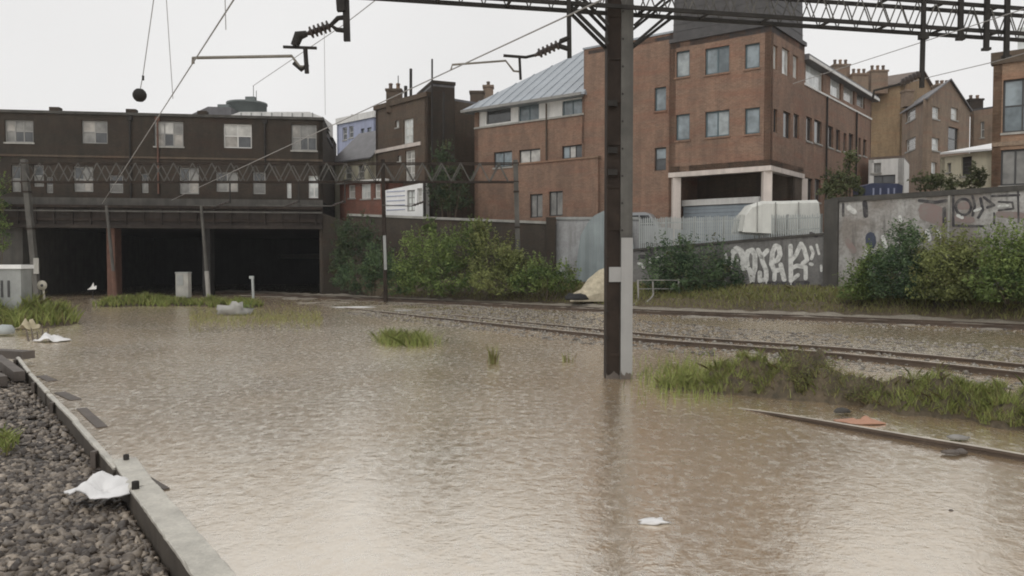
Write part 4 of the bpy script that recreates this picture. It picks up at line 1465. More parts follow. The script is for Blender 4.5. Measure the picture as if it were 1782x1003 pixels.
def spray(parent, wall, strokes, width, mat, x_, y_, s_, name='graffiti', first=0.004):
    """strokes in zoomed pixel coordinates, thin paint on the wall face"""
    mb = MB()
    off = first
    k = 0
    for st_ in strokes:
        w = width
        if isinstance(st_[0], (int, float)):
            w, st_ = st_[0], st_[1]
        pts = [onwall(x_ + a / s_, y_ + b / s_, wall.A, wall.B) for a, b in st_]
        wm = .92 * w / s_ * wall.pt(pts[0][0], 0).y / F_PX / 2
        for (u0, z0), (u1, z1) in zip(pts, pts[1:]):
            l = math.hypot(u1 - u0, z1 - z0) or 1
            du, dz = (u1 - u0) / l, (z1 - z0) / l
            nu_, nz_ = -dz * wm, du * wm
            k += 1
            o = off + (k % 7) * 0.0006
            c = [(u0 + nu_, z0 + nz_), (u0 - nu_, z0 - nz_), (u1 - nu_, z1 - nz_), (u1 + nu_, z1 + nz_)]
            mb.add([wall.pt(a, b, o) for a, b in c], [(0, 1, 2, 3)])
        for (u0, z0) in pts:
            k += 1
            o = off + 0.0045 + (k % 7) * 0.0004
            mb.add([wall.pt(u0 + wm * .98 * math.cos(q * math.pi / 4), z0 + wm * .98 * math.sin(q * math.pi / 4), o) for q in range(8)], [tuple(range(8))])
    return mb.build(name, mat, parent)


XG, YG, SG = 1090, 400, 4.95
spray(gwl, gww, [[(60, [(925, 190), (950, 165), (990, 190), (1012, 260), (1005, 330)])][0],
                 (46, [(1045, 330), (1035, 250), (1045, 190), (1085, 175), (1108, 220), (1108, 330), (1090, 390), (1085, 450)]),
                 (44, [(1060, 340), (1075, 400), (1085, 455)]),
                 (44, [(1135, 175), (1165, 235), (1215, 180)]), (44, [(1165, 235), (1175, 280), (1205, 350), (1205, 430), (1150, 440), (1150, 370)]),
                 (46, [(1250, 300), (1260, 190), (1285, 140), (1315, 150), (1325, 215), (1300, 265), (1262, 275)]), (44, [(1255, 300), (1275, 355), (1320, 345)]), (40, [(1280, 345), (1275, 430)]), (44, [(1330, 300), (1345, 370), (1360, 430)]),
                 (42, [(1415, 140), (1418, 440)]), (40, [(1418, 270), (1460, 220), (1500, 130)]), (40, [(1425, 330), (1470, 310), (1540, 320)]), (40, [(1505, 120), (1530, 160), (1558, 260), (1520, 290)]), (38, [(1545, 320), (1545, 420)]), (36, [(1480, 390), (1430, 430)]),
                 (32, [(1585, 295), (1600, 300)]), (22, [(1678, 310), (1680, 355)]), (26, [(1690, 35), (1715, 42)]),
                 (30, [(900, 320), (915, 240), (930, 180)]), (26, [(905, 260), (960, 262)]), (22, [(850, 200), (870, 260), (845, 300)]), (16, [(1085, 450), (1086, 480)]), (14, [(1205, 430), (1206, 462)]), (14, [(1418, 440), (1419, 468)]), (30, [(1590, 150), (1610, 200), (1595, 250)]), (22, [(1640, 130), (1660, 210)]), (26, [(105, 290), (135, 300), (150, 330)]), (22, [(205, 250), (210, 300)]), (26, [(262, 235), (290, 230)])], 40, 'spray_white', XG, YG, SG)
spray(gwl, gww, [(30, [(110, 190), (140, 175), (200, 200)]), (40, [(120, 230), (190, 240), (215, 190)]), (30, [(1590, 30), (1640, 55)]), (20, [(940, 255), (975, 265)]), (46, [(1090, 470), (1560, 462)])], 30, 'spray_dark', XG, YG, SG, 'graffiti_outline')
XT, YT, ST = 1430, 310, 5.062
spray(twl, tww, [(150, [(920, 280), (1040, 330)]), (90, [(900, 330), (1060, 380)]), (70, [(1230, 250), (1290, 240)]), (60, [(1180, 350), (1320, 370)]), (60, [(1560, 320), (1760, 330)]), (60, [(230, 560), (280, 640)])], 60, 'spray_pink', XT, YT, ST, 'faded_paint')
ring = [(1250 + 68 * math.cos(a * math.pi / 7), 255 + 72 * math.sin(a * math.pi / 7)) for a in range(15)]
spray(twl, tww, [(26, ring), (22, [(1160, 130), (1160, 420), (1420, 425)]), (20, [(1165, 120), (1780, 100)]), (24, [(1330, 160), (1350, 250), (1330, 330)]), (26, [(1400, 180), (1420, 280), (1380, 350)]), (24, [(1430, 170), (1520, 240), (1460, 260)]),
                 (20, [(1500, 160), (1740, 150)]), (18, [(1560, 210), (1680, 215), (1690, 270), (1560, 285)]), (18, [(1520, 310), (1520, 400)]), (18, [(1730, 110), (1735, 390)]), (34, [(1080, 270), (1080, 400)]), (30, [(860, 200), (1000, 215), (1100, 200)]), (50, [(380, 220), (390, 330)]), (26, [(190, 230), (190, 330)])], 24, 'spray_dark', XT, YT, ST, 'graffiti_outline', .012)
spray(twl, tww, [(100, [(430, 520), (435, 575)]), (70, [(425, 680), (430, 760)])], 60, 'spray_blue', XT, YT, ST, 'graffiti_figure', .012)
spray(twl, tww, [(26, [(1350, 290), (1400, 270)]), (26, [(1560, 250), (1640, 245)]), (30, [(1200, 330), (1240, 350)]), (30, [(690, 340), (700, 380)]), (40, [(540, 520), (580, 660)]), (26, [(395, 630), (400, 650), (380, 700)]), (22, [(390, 760), (425, 810)]), (44, [(930, 470), (950, 540)]), (34, [(1020, 470), (1040, 520)]), (50, [(240, 260), (290, 300)])], 30, 'spray_white', XT, YT, ST, 'faded_white_paint', .018)

# galvanised steel fence on the low wall
fA, fB = PL(1112, 40.2), PL(1428, 35.2)
fw_ = Wall(fA, fB, 0, 1)
fz0a, fz0b = onwall(1112, 432, fA, fB)[1], onwall(1428, 406, fA, fB)[1]
fz1a, fz1b = onwall(1112, 379, fA, fB)[1], onwall(1428, 372, fA, fB)[1]
fn = thing('palisade_fence', 'pale galvanised steel fence standing on the low graffiti wall', 'fence', (fA[0], fA[1], 2.6))
npl = 84
for k in range(npl):
    f = (k + .5) / npl
    u = fw_.L * f
    z0, z1 = fz0a + (fz0b - fz0a) * f - .08, fz1a + (fz1b - fz1a) * f + RNG.uniform(-.05, .05)
    wd = .058
    mb = MB()
    mb.prism([fw_.pt(u - wd / 2, z0, .02), fw_.pt(u + wd / 2, z0, .02), fw_.pt(u + wd / 2, z1 - .08, .02), fw_.pt(u, z1, .02), fw_.pt(u - wd / 2, z1 - .08, .02)], fw_.out * .02)
    mb.build('pale', 'fence', fn)
for f in (.25, .8):
    mb = MB()
    mb.bar(fw_.pt(0, fz0a + (fz1a - fz0a) * f, -.02), fw_.pt(fw_.L, fz0b + (fz1b - fz0b) * f, -.02), .04, .05); mb.build('rail', 'fence', fn)
for k in range(7):
    f = k / 6
    mb = MB(); p = fw_.pt(fw_.L * f, 0, -.06)
    mb.box((p.x, p.y, (2.2 + fz1a + (fz1b - fz1a) * f) / 2), (.09, .07, fz1a + (fz1b - fz1a) * f - 2.2)); mb.build('post', 'galv', fn)
# steel sheeting behind the main column
shp = [(1004, 452), (1012, 405), (1030, 378), (1052, 366), (1096, 372), (1104, 440), (1104, 455)]
sA, sB = PL(1004, 42.0), PL(1104, 40.8)
sh = thing('steel_sheeting', 'blue grey corrugated steel sheeting leaning behind the main column', 'sheeting', (sA[0], sA[1], 1.0))
sw = Wall(sA, sB, 0, 1)
xs_ = np.linspace(1004, 1104, 15)
def top_y(x):
    for (xa, ya), (xb, yb2) in zip(shp, shp[1:]):
        if xa <= x <= xb and xb > xa:
            return ya + (yb2 - ya) * (x - xa) / (xb - xa)
    return 372
for k in range(14):
    xa, xb = xs_[k], xs_[k + 1]
    ua, ub_ = onwall(xa, 430, sA, sB)[0], onwall(xb, 430, sA, sB)[0]
    ta, tb_ = onwall(xa, top_y(xa), sA, sB)[1], onwall(xb, top_y(xb), sA, sB)[1]
    zb_ = .95
    d = .05 if k % 2 else 0
    mb = MB()
    mb.prism([sw.pt(ua, zb_, d), sw.pt(ub_, zb_, .05 - d), sw.pt(ub_, tb_, .05 - d), sw.pt(ua, ta, d)], sw.out * .012)
    mb.build('sheet', 'sheet', sh)
# white tarpaulin covered load behind the fence
tp = thing('tarpaulin_load', 'white tarpaulin covered load behind the fence beside the undercroft', 'tarpaulin', PL(1360, 36.6) + (YARD,))
prof = [(1293, 402), (1298, 372), (1310, 356), (1330, 349), (1365, 349), (1426, 347), (1430, 410)]
ptl = [P(x, y, 36.4) for x, y in prof]
mb = MB()
nn = len(ptl)
vs, fs = [], []
for i, dy in enumerate((0, .4, 1.2, 1.9)):
    for j, p in enumerate(ptl):
        sc_ = (.93, 1.0, 1.0, .9)[i]
        vs.append(Vector((p.x + RNG.uniform(-.03, .03), p.y + dy, YARD + (p.z - YARD) * sc_)))
for i in range(3):
    for j in range(nn - 1):
        fs.append((i * nn + j, i * nn + j + 1, (i + 1) * nn + j + 1, (i + 1) * nn + j))
fs.append(tuple(range(nn))); fs.append(tuple(range(3 * nn, 4 * nn))[::-1])
mb.add(vs, fs)
mb.build('cover', 'tarp', tp)
for x in (1318, 1350, 1390):
    mb = MB(); mb.tube([P(x, 404, 36.28), P(x, 372, 36.28), P(x, 352, 36.34)], .025, 5); mb.build('rope', 'frame_grey', tp)

# ================================================================== OVERHEAD LINE EQUIPMENT
PHI = math.atan2(2.6, 12.66)
bdir = Vector((math.cos(PHI), math.sin(PHI), 0))
bfr = Vector((bdir.y, -bdir.x, 0))                     # towards the camera
BC = Vector((*PL(1078, 14.55), 0))                     # back chord above the column
ZB0, BH, BWD = 6.52, 0.48, 0.40


def boom_pt(px, off=0.0, z=ZB0):
    q = march((BC.x + bfr.x * off, BC.y + bfr.y * off), PHI, px)
    return Vector((q[0], q[1], z))


gt = thing('overhead_gantry', 'large dark lattice gantry on a thick steel column standing in the flood', 'gantry', (BC.x, BC.y - .2, -.5))
XL, XR = -9.5, 14.5
uL, uR = (XL - BC.x) / bdir.x, (XR - BC.x) / bdir.x
for off in (0, BWD):
    for z in (ZB0, ZB0 + BH):
        mb = MB()
        mb.bar(BC + bdir * uL + bfr * off + Vector((0, 0, z)), BC + bdir * uR + bfr * off + Vector((0, 0, z)), .06, .065)
        mb.build('chord', 'steel_dark', gt)
pitch = .40
n_ = int((uR - uL) / pitch)
for off, nm in ((-.008, 'lacing'), (BWD + .008, 'lacing')):
    for k in range(n_):
        if off > .1 and False:
            continue
        a = BC + bdir * (uL + k * pitch) + bfr * off
        m = a + bdir * pitch * .5
        b = a + bdir * pitch
        mb = MB()
        mb.bar(a + Vector((0, 0, ZB0)), m + Vector((0, 0, ZB0 + BH)), .022, .010, up=bfr)
        mb.bar(m + Vector((0, 0, ZB0 + BH)), b + Vector((0, 0, ZB0)), .022, .010, up=bfr)
        mb.build(nm, 'steel_grey', gt)
for k in range(0, n_, 3):                              # ties across the bottom and top
    a = BC + bdir * (uL + k * pitch)
    for z in (ZB0 - .0, ZB0 + BH):
        mb = MB(); mb.bar(a + Vector((0, 0, z)) + bfr * .03, a + bfr * (BWD - .03) + Vector((0, 0, z)), .04, .04); mb.build('tie', 'steel_dark', gt)
# column: dark stanchion with a lighter member beside it
cl_, cr_ = P(1055.5, 500, 14.3).x, P(1100, 500, 14.3).x
cm_ = cl_ + (cr_ - cl_) * .53
yc = 14.3
mb = MB()
mb.obox((cl_, yc, -.6), (.035, 0, 0), (0, .40, 0), (0, 0, 8.3))
mb.obox((cl_ + .035, yc + .17, -.6), (cm_ - cl_ - .035, 0, 0), (0, .04, 0), (0, 0, 8.3))
mb.obox((cl_ + .035, yc + .012, -.6), (cm_ - cl_ - .037, 0, 0), (0, .03, 0), (0, 0, 8.3))
mb.build('stanchion', 'steel_brown', gt)
mb = MB()
mb.obox((cm_, yc - .015, -.6), (cr_ - cm_, 0, 0), (0, .40, 0), (0, 0, 8.3))
mb.build('stanchion', 'steel_grey', gt)
zp0, zp1 = -.3, P(1090, 414, 14.25).z
mb = MB()
mb.obox((cm_ + .012, yc - .05, zp0), (cr_ - cm_ - .008, 0, 0), (0, .032, 0), (0, 0, zp1 - zp0))
pl_ = mb.build('cover_plate', 'plate', gt)
mb = MB()
za, zb_ = P(1070, 491, 14.25).z, P(1070, 465, 14.25).z
mb.obox((cl_ + .04, yc - .047, za), (cm_ - cl_ - .03, 0, 0), (0, .03, 0), (0, 0, zb_ - za))
mb.build('cover_plate', 'plate', gt)
for k in range(9):
    z = .4 + k * .75
    mb = MB(); mb.obox((cl_ + .034, yc - .006, z), (cm_ - cl_ - .036, 0, 0), (0, .016, 0), (0, 0, .07)); mb.build('batten', 'steel_brown', gt)
for k in range(14):
    z = .25 + k * .48
    mb = MB(); mb.lathe((cm_ + .03, yc - .012, z) if z > zp1 else (cl_ + .018, yc + .004, z), [(.018, 0), (.018, .012), (.008, .016), (0, .016)], 6, (0, -1, 0)); mb.build('bolt', 'steel_dark', gt)
for y, x in ((262, 1066), (180, 1066), (300, 1066)):
    p = P(x, y, 14.28); mb = MB(); mb.box((p.x, yc - .03, p.z), (.16, .05, .10)); mb.build('clamp', 'steel_dark', gt)
mb = MB()                                              # mud line left by the water
for (xa, xb, yy) in ((cl_ - .004, cm_ + .010, yc - .004), (cm_ + .013, cr_ + .003, yc - .055)):
    n5 = 9
    tops = [RNG.uniform(.05, .15) for _ in range(n5 + 1)]
    for k in range(n5):
        u0, u1 = xa + (xb - xa) * k / n5, xa + (xb - xa) * (k + 1) / n5
        mb.prism([(u0, yy, -.2), (u1, yy, -.2), (u1, yy, tops[k + 1]), (u0, yy, tops[k])], (0, .003, 0))
mb.build('mud_line', 'timber_wet', gt)
# knee braces
for off in (.02, BWD - .02):
    for sx, xp in ((-1, 987), (1, 1168)):
        q = boom_pt(xp, off)
        e = Vector((cl_ if sx < 0 else cr_, 0, 0))
        col = Vector(((cl_ - .0) if sx < 0 else cr_, BC.y + bfr.y * off * .9 - .02, ZB0 - .62))
        mb = MB(); mb.bar(q, col, .05, .05); mb.build('knee_brace', 'steel_dark', gt)
        q2 = boom_pt(xp + sx * 14, off, ZB0 + BH)
        mb = MB(); mb.bar(q2, col + Vector((0, 0, .32)), .045, .045); mb.build('knee_brace', 'steel_dark', gt)
# hangers on the right hand boom
for x, yb in ((1664, 66), (1709, 84), (1744, 97)):
    q = boom_pt(x, BWD + .07)
    zb_ = P(x, yb, q.y).z
    mb = MB(); mb.bar(Vector((q.x, q.y, zb_)), Vector((q.x, q.y, ZB0 + BH + .35)), .085, .07); mb.build('hanger', 'steel_dark', gt)
    mb = MB(); mb.box((q.x, q.y, zb_ - .02), (.14, .11, .05)); mb.build('hanger_plate', 'steel_dark', gt)


def insulator(parent, a, b, r=.075, n=6):
    a, b = Vector(a), Vector(b)
    L = (b - a).length
    prof = [(.03, 0), (.03, .06 * L)]
    for k in range(n):
        h0 = L * (.1 + .8 * k / n)
        prof += [(.045, h0), (r, h0 + L * .02), (r * .97, h0 + L * .07), (.045, h0 + L * .1)]
    prof += [(.03, L * .92), (.03, L)]
    mb = MB(); mb.lathe(a, prof, 10, (b - a).normalized())
    return mb.build('insulator', 'insulator', parent)


# registration arm on the left
q = boom_pt(600, BWD + .05)
Y1 = q.y
ra = thing('registration_arm', 'dark registration arm with ribbed insulator at upper left, nearest the ball weight', 'registration arm', P(600, 70, Y1))
mb = MB(); mb.bar(P(604, 72, Y1), Vector((P(600, 0, Y1).x, Y1, ZB0 + BH)), .10, .07); mb.build('drop_tube', 'steel_dark', ra)
mb = MB(); mb.bar(P(592, -8, Y1 - .03), P(594, 20, Y1 - .03), .13, .10); mb.build('clamp', 'steel_dark', ra)
mb = MB(); mb.tube([P(604, 30, Y1), P(588, 32, Y1), P(576, 44, Y1), P(586, 52, Y1), P(604, 54, Y1)], .04, 6); mb.build('bracket', 'steel_dark', ra)
insulator(ra, P(578, 44, Y1), P(532, 60, Y1), .10, 5)
mb = MB(); mb.tube([P(534, 59, Y1), P(520, 62, Y1), P(513, 80, Y1)], [.05, .085, .07], 7); mb.build('knuckle', 'steel_dark', ra)
mb = MB(); mb.bar(P(493, 82, Y1), P(551, 84, Y1), .045, .04); mb.build('cross_bar', 'steel_dark', ra)
mb = MB(); mb.tube([P(531, 84, Y1), P(534, 128, Y1)], .038, 7); mb.build('drop_rod', 'steel_dark', ra)
mb = MB(); mb.tube([P(336, 111, Y1), P(336, 101, Y1), P(344, 101, Y1), P(508, 98, Y1), P(521, 116, Y1), P(532, 117, Y1)], .026, 7); mb.build('steady_arm', 'rod', ra)
mb = MB(); mb.tube([P(511, 110, Y1), P(524, 122, Y1), P(536, 112, Y1)], .035, 6); mb.build('clip', 'steel_dark', ra)
# registration arm left of the column
q = boom_pt(990, BWD + .05)
Y2 = q.y
rb2 = thing('registration_arm', 'thin registration arm with brown insulator hanging just left of the main column', 'registration arm', P(990, 100, Y2))
mb = MB(); mb.bar(P(991, 101, Y2), Vector((P(989, 0, Y2).x, Y2, ZB0 + BH)), .075, .06); mb.build('drop_tube', 'steel_dark', rb2)
mb = MB(); mb.tube([P(991, 66, Y2), P(976, 72, Y2), P(972, 80, Y2), P(991, 86, Y2)], .045, 6); mb.build('bracket', 'steel_dark', rb2)
insulator(rb2, P(976, 76, Y2), P(930, 97, Y2), .085, 5)
mb = MB(); mb.tube([P(932, 96, Y2), P(915, 100, Y2), P(876, 97, Y2)], .026, 6); mb.build('cross_bar', 'steel_dark', rb2)
mb = MB(); mb.tube([P(904, 99, Y2), P(906, 139, Y2)], .026, 6); mb.build('drop_rod', 'steel_dark', rb2)
mb = MB(); mb.tube([P(785, 122, Y2 - .3), P(787, 113, Y2 - .3), P(880, 106, Y2 - .05), P(894, 124, Y2), P(905, 125, Y2)], .018, 6); mb.build('steady_arm', 'rod', rb2)
# arm on the right
q = boom_pt(1606, BWD + .05)
Y3 = q.y
rc = thing('registration_arm', 'registration arm hanging from long drop tube in front of the gabled house', 'registration arm', P(1606, 150, Y3))
mb = MB(); mb.bar(P(1604, 153, Y3), Vector((P(1608, 0, Y3).x, Y3, ZB0 + BH + .4)), .075, .06); mb.build('drop_tube', 'steel_dark', rc)
mb = MB(); mb.box(P(1607, 63, Y3), (.16, .12, .12)); mb.build('clamp', 'steel_dark', rc)
insulator(rc, P(1603, 128, Y3), P(1564, 147, Y3), .075, 5)
mb = MB(); mb.tube([P(1564, 147, Y3), P(1545, 152, Y3), P(1521, 158, Y3), P(1519, 172, Y3)], .022, 6); mb.build('steady_arm', 'steel_dark', rc)


def wire(label, pts, r=.012, group='overhead wires'):
    mb = MB(); mb.tube(pts, r, 5)
    o = mb.build('overhead_wire', 'wire')
    return tag(o, label, 'wire', group)


c1 = P(337, 108, Y1)
d1 = Vector((-2.25, 4.05, 0))
wire('contact wire held by the upper left registration arm', [c1 - d1 * 2.2, c1, c1 + d1 * 7.9], .011)
c2 = P(785, 122, Y2 - .3)
d2 = Vector((-2.55, 4.35, 0))
wire('contact wire running from the gantry past the tall narrow house', [c2 - d2 * 2.4, c2, c2 + d2 * 6.6], .011)
wire('thin wire dropping to the upper left contact wire, right of the steady arm end', [P(393, 52, 11.6), P(390, -60, 11.6)], .007)
wire('thin wire right of the ball weight, dropping to the contact wire', [P(301, 172, 16.6), P(287, -40, 15.6)], .007)
wire('faint upright wire between the terrace end and the upper left arm', [P(566, 200, 20), P(564, 40, 20)], .006)
wire('faint slanting wire over the office wing roof at right', [P(1380, 146, 22), P(1610, 72, 16), P(1800, 10, 12)], .009)
wire('faint slanting wire above the gabled house chimney', [P(1560, 150, 24), P(1620, 134, 19), P(1730, 108, 16), P(1900, 60, 13)], .009)
wire('faint wire slanting down behind the upper left steady arm', [P(440, 150, 34), P(505, 106, 28), P(600, 42, 22), P(680, -20, 18)], .012)
bl = thing('ball_weight', 'dark round ball hanging on a thin wire above the brick terrace', 'ball', P(243, 178, 15))
mb = MB(); mb.lathe(P(243, 166, 15) - Vector((0, 0, .125)), [(.0, 0), (.06, .012), (.10, .05), (.122, .10), (.122, .15), (.10, .20), (.06, .238), (0, .25)], 16); mb.build('ball', 'steel_dark', bl)
mb = MB(); mb.tube([P(244, 156, 15), P(249, 130, 15), P(273, -40, 14.2)], .008, 5); mb.build('hanger_wire', 'wire', bl)
mb = MB(); mb.tube([P(249, 140, 15), P(249, 132, 15)], .02, 6); mb.build('clamp', 'steel_dark', bl)

# second gantry near the bridge
Y4 = 41.0
g2 = thing('overhead_gantry', 'long distant lattice gantry crossing in front of the brick terrace', 'gantry', P(500, 520, Y4))
z4b, z4t = P(500, 316, Y4).z, P(500, 284, Y4).z
x4l, x4r = P(20, 300, Y4).x, P(903, 300, Y4).x
for z, r in ((z4b, .09), (z4t, .09)):
    for dy in (0, .7):
        mb = MB(); mb.bar((x4l, Y4 + dy, z), (x4r, Y4 + dy, z), .05, .06); mb.build('chord', 'steel_brown', g2)
n4 = int((x4r - x4l) / .97)
for k in range(n4):
    a = x4l + k * .97
    for dy in (-.045, .745):
        mb = MB()
        mb.bar((a, Y4 + dy, z4b), (a + .485, Y4 + dy, z4t), .05, .02, up=(0, 1, 0))
        mb.bar((a + .485, Y4 + dy, z4t), (a + .97, Y4 + dy, z4b), .05, .02, up=(0, 1, 0))
        mb.build('lacing', 'steel_grey', g2)
for (xa, ya, xb, yb, w, lowm) in ((42, 283, 64, 505, .26, None), (666, 283, 671, 510, .18, 'galv'), (897, 284, 903, 500, .24, None)):
    p, q = P(xa, ya, Y4 + .35), P(xb, yb, Y4 + .35)
    q = q + (q - p) * .15
    mb = MB(); mb.bar(p + Vector((0, 0, .15)), q, w, w); mo = mb.build('column', 'steel_brown' if lowm else 'steel_grey', g2)
    if lowm:
        mb = MB(); a = P(669, 410, Y4 + .2); mb.bar(a, P(671, 470, Y4 + .2), w * .8, .05); mb.build('column_guard', lowm, mo)
    else:
        for f in (.2, .45, .7):
            c = p.lerp(q, f); mb = MB(); mb.box(c, (w * 1.25, w * 1.25, .08)); mb.build('band', 'steel_brown', mo)
a = P(63, 463, Y4 + .1); mb = MB(); mb.box(a, (.26, .06, .8)); mb.build('number_plate', 'coping', g2)
for x in (400, 520, 600, 740):
    p = P(x, 316, Y4); mb = MB(); mb.bar(p, p - Vector((0, 0, 1.1)), .06); mb.build('dropper', 'steel_dark', g2)
    insulator(g2, p - Vector((0, 0, 1.0)), p - Vector((.7, 0, 1.25)), .07, 4)
    mb = MB(); mb.tube([p - Vector((.7, 0, 1.25)), p - Vector((2.2, 0, 1.2))], .025, 5); mb.build('steady_arm', 'steel_grey', g2)
# masts before the tunnel mouths
for xa, xb, lab in ((185, 201, 'thin mast leaning before the left pier of the tunnel mouth'), (350, 363, 'thin mast leaning before the right tunnel mouth')):
    t_ = thing('catenary_mast', lab, 'mast', P(xb, 517, 46), 'masts before the tunnel')
    mb = MB(); mb.tube([P(xb + .5, 522, 46), P(xb - 3, 480, 46), P(xa, 358, 46)], [.11, .10, .08], 8); mb.build('shaft', 'steel_grey', t_)
    mb = MB(); mb.tube([P(xb - .2, 516, 45.98), P(xb - 3.4, 472, 45.98)], .13, 8); mb.build('sleeve', 'rust' if xa < 300 else 'concrete', t_)

# ================================================================== VEHICLES IN THE YARDS
def car(name, label, x, y, Yd, L, H, mat, ang=0.0):
    """saloon seen from the side; L length, H height"""
    p = P(x, y, Yd)
    t = thing(name, label, 'car', (p.x, p.y, YARD))
    ca, sa = math.cos(ang), math.sin(ang)

    def W3(u, v, z):
        return Vector((p.x + u * ca - v * sa, p.y + u * sa + v * ca, YARD + z))
    W_ = 1.7
    side = [(-.5, .16), (.5, .16), (.5, .34), (.47, .50), (.30, .57), (-.32, .60), (-.48, .57), (-.5, .40)]
    mb = MB(); mb.prism([W3(a * L, -W_ / 2, b * H) for a, b in side], W3(0, W_, 0) - W3(0, 0, 0)); mb.build('body', mat, t)
    cab = [(-.30, .598), (.20, .58), (.09, .94), (.02, 1.0), (-.16, 1.0), (-.24, .94)]
    mb = MB(); mb.prism([W3(a * L, -W_ / 2 + .1, b * H) for a, b in cab], W3(0, W_ - .2, 0) - W3(0, 0, 0)); mb.build('cabin', mat, t)
    for poly in ([(-.26, .64), (-.06, .64), (-.06, .92), (-.19, .92)], [(-.04, .64), (.15, .63), (.07, .92), (-.04, .92)]):
        mb = MB(); mb.prism([W3(a * L, -W_ / 2 + .095, b * H) for a, b in poly], (W3(0, .02, 0) - W3(0, 0, 0)) * -1); mb.build('window', 'pane_dark', t)
    for u in (-.31, .31):
        for v in (-W_ / 2 - .01, W_ / 2 - .17):
            mb = MB(); mb.lathe(W3(u * L, v, .31), [(0, 0), (.2, .0), (.31, .02), (.31, .16), (.2, .18), (0, .18)], 14, (-sa, ca, 0)); mb.build('wheel', 'rubber', t)
    return t


cz = P(1125, 366, 42.5).z - YARD
car('parked_car', 'pale grey car parked behind the fence right of the main column', 1128, 390, 42.6, 4.2, min(cz, 1.9), 'car_grey', math.radians(-30))
cz = P(1538, 318, 40.5).z - YARD
blu = thing('blue_skip', 'blue tarpaulin covered skip showing over the tall wall', 'skip', P(1538, 340, 40) * 1.0)
a, b = P(1510, 332, 40), P(1566, 328, 40)
zt = P(1538, 319, 40).z
mb = MB(); mb.prism([(a.x, a.y, YARD), (b.x, b.y, YARD), (b.x + .15, b.y, zt - .12), (b.x - .1, b.y, zt - .02), (a.x + .2, a.y, zt), (a.x - .15, a.y, zt - .14)], (0, 1.4, 0)); mb.build('tub', 'blue', blu)
for x in (1520, 1532, 1546, 1556):
    p = P(x, 330, 39.97); mb = MB(); mb.box((p.x, p.y, (YARD + zt) / 2 - .1), (.07, .05, zt - YARD - .3)); mb.build('rib', 'lavender', blu)

# ================================================================== PLANTS
def leaf_arrays(blobs, n, size, seed, narrow=.45, droop=.3, drypart=.07):
    r = np.random.RandomState(seed)
    vol = np.array([b[1] * b[2] * b[3] for b in blobs]) ** .7
    pick = r.choice(len(blobs), size=max(8, n // 26), p=vol / vol.sum())
    cen, tint, dry = [], [], []
    btint = r.normal(.42, .13, len(blobs))
    nsh = max(1, len(pick) // 4)
    for q_ in range(nsh):                              # shoots that break the outline
        c, rx, ry, rz = blobs[r.randint(len(blobs))]
        a_ = r.uniform(0, 6.28); k_ = r.uniform(.3, .95)
        b_ = np.array(c) + np.array([math.cos(a_) * rx * k_, math.sin(a_) * ry * k_, rz * math.sqrt(max(0, 1 - k_ * k_)) * .9])
        ln_ = r.uniform(.25, .6) * min(1.2, rz + .25)
        dv_ = np.array([math.cos(a_) * .35 * k_, math.sin(a_) * .3 * k_, 1.0]); m2 = r.randint(9, 18)
        cen.append(b_ + dv_ * (np.linspace(0, 1, m2) * ln_)[:, None] + r.normal(size=(m2, 3)) * .035)
        tint.append(np.clip(r.normal(.55, .2) + r.normal(size=m2) * .1, 0, 1)); dry.append(np.full(m2, r.uniform(.2, .7) if r.rand() < .2 else 0.0))
    for i in pick:
        c, rx, ry, rz = blobs[i]
        d = r.normal(size=3); d /= np.linalg.norm(d)
        rad = r.uniform(.25, 1.0) ** .55 * r.uniform(.85, 1.08)
        cc = np.array(c) + d * rad * np.array([rx, ry, rz])
        k = r.randint(14, 40)
        s = .105 * min(rx, rz) + .04
        pts = cc + r.normal(size=(k, 3)) * np.array([s, s, s * .8])
        cen.append(pts)
        tn = np.clip(r.normal(btint[i], .26) + r.normal(size=k) * .14, 0, 1)
        tint.append(tn)
        dry.append(np.full(k, 0.0) + (r.uniform(.3, .8) if r.rand() < drypart else 0.0))
    C = np.concatenate(cen); T = np.concatenate(tint); D = np.concatenate(dry)
    m = len(C)
    ax = r.normal(size=(m, 3)); ax[:, 2] = ax[:, 2] * .6 - droop
    ax /= np.linalg.norm(ax, axis=1)[:, None]
    sd_ = np.cross(ax, r.normal(size=(m, 3))); sd_ /= np.linalg.norm(sd_, axis=1)[:, None] + 1e-9
    l = size * r.uniform(.6, 1.35, m)[:, None]
    V = np.stack([C - ax * l * .5, C + sd_ * l * narrow * .5 - ax * l * .05, C + ax * l * .5, C - sd_ * l * narrow * .5 - ax * l * .05], 1).reshape(-1, 3)
    Fc = np.arange(m * 4).reshape(-1, 4)
    return V, Fc, T, D


def shrub(name, label, cat, blobs, n, size, base, mat='leaf_bush', seed=1, stems=5, group=None, stemr=.03):
    t = thing(name, label, cat, base, group)
    V, Fc, T, D = leaf_arrays([(tuple(b[0]), b[1], b[2], b[3]) for b in blobs], n, size, seed, drypart=.45 if mat == 'bramble' else .07)
    V[:, 2] = np.maximum(V[:, 2], base[2] + .02)
    np_mesh('foliage', V, Fc, mat, t, {'tint': T, 'dry': D})
    rr = random.Random(seed)
    for k in range(stems):
        b = blobs[k % len(blobs)]
        tip = Vector(b[0]) + Vector((rr.uniform(-.5, .5) * b[1], rr.uniform(-.4, .4) * b[2], rr.uniform(0, .8) * b[3]))
        st_ = Vector(base) + Vector(((tip.x - base[0]) * .3 + rr.uniform(-.1, .1), rr.uniform(-.1, .1) + (tip.y - base[1]) * .3, -.05))
        mid = st_.lerp(tip, .5) + Vector((rr.uniform(-.12, .12), 0, .08))
        mb = MB(); mb.tube([st_, mid, tip], [stemr, stemr * .75, stemr * .3], 5); mb.build('stem', 'stem', t)
    return t


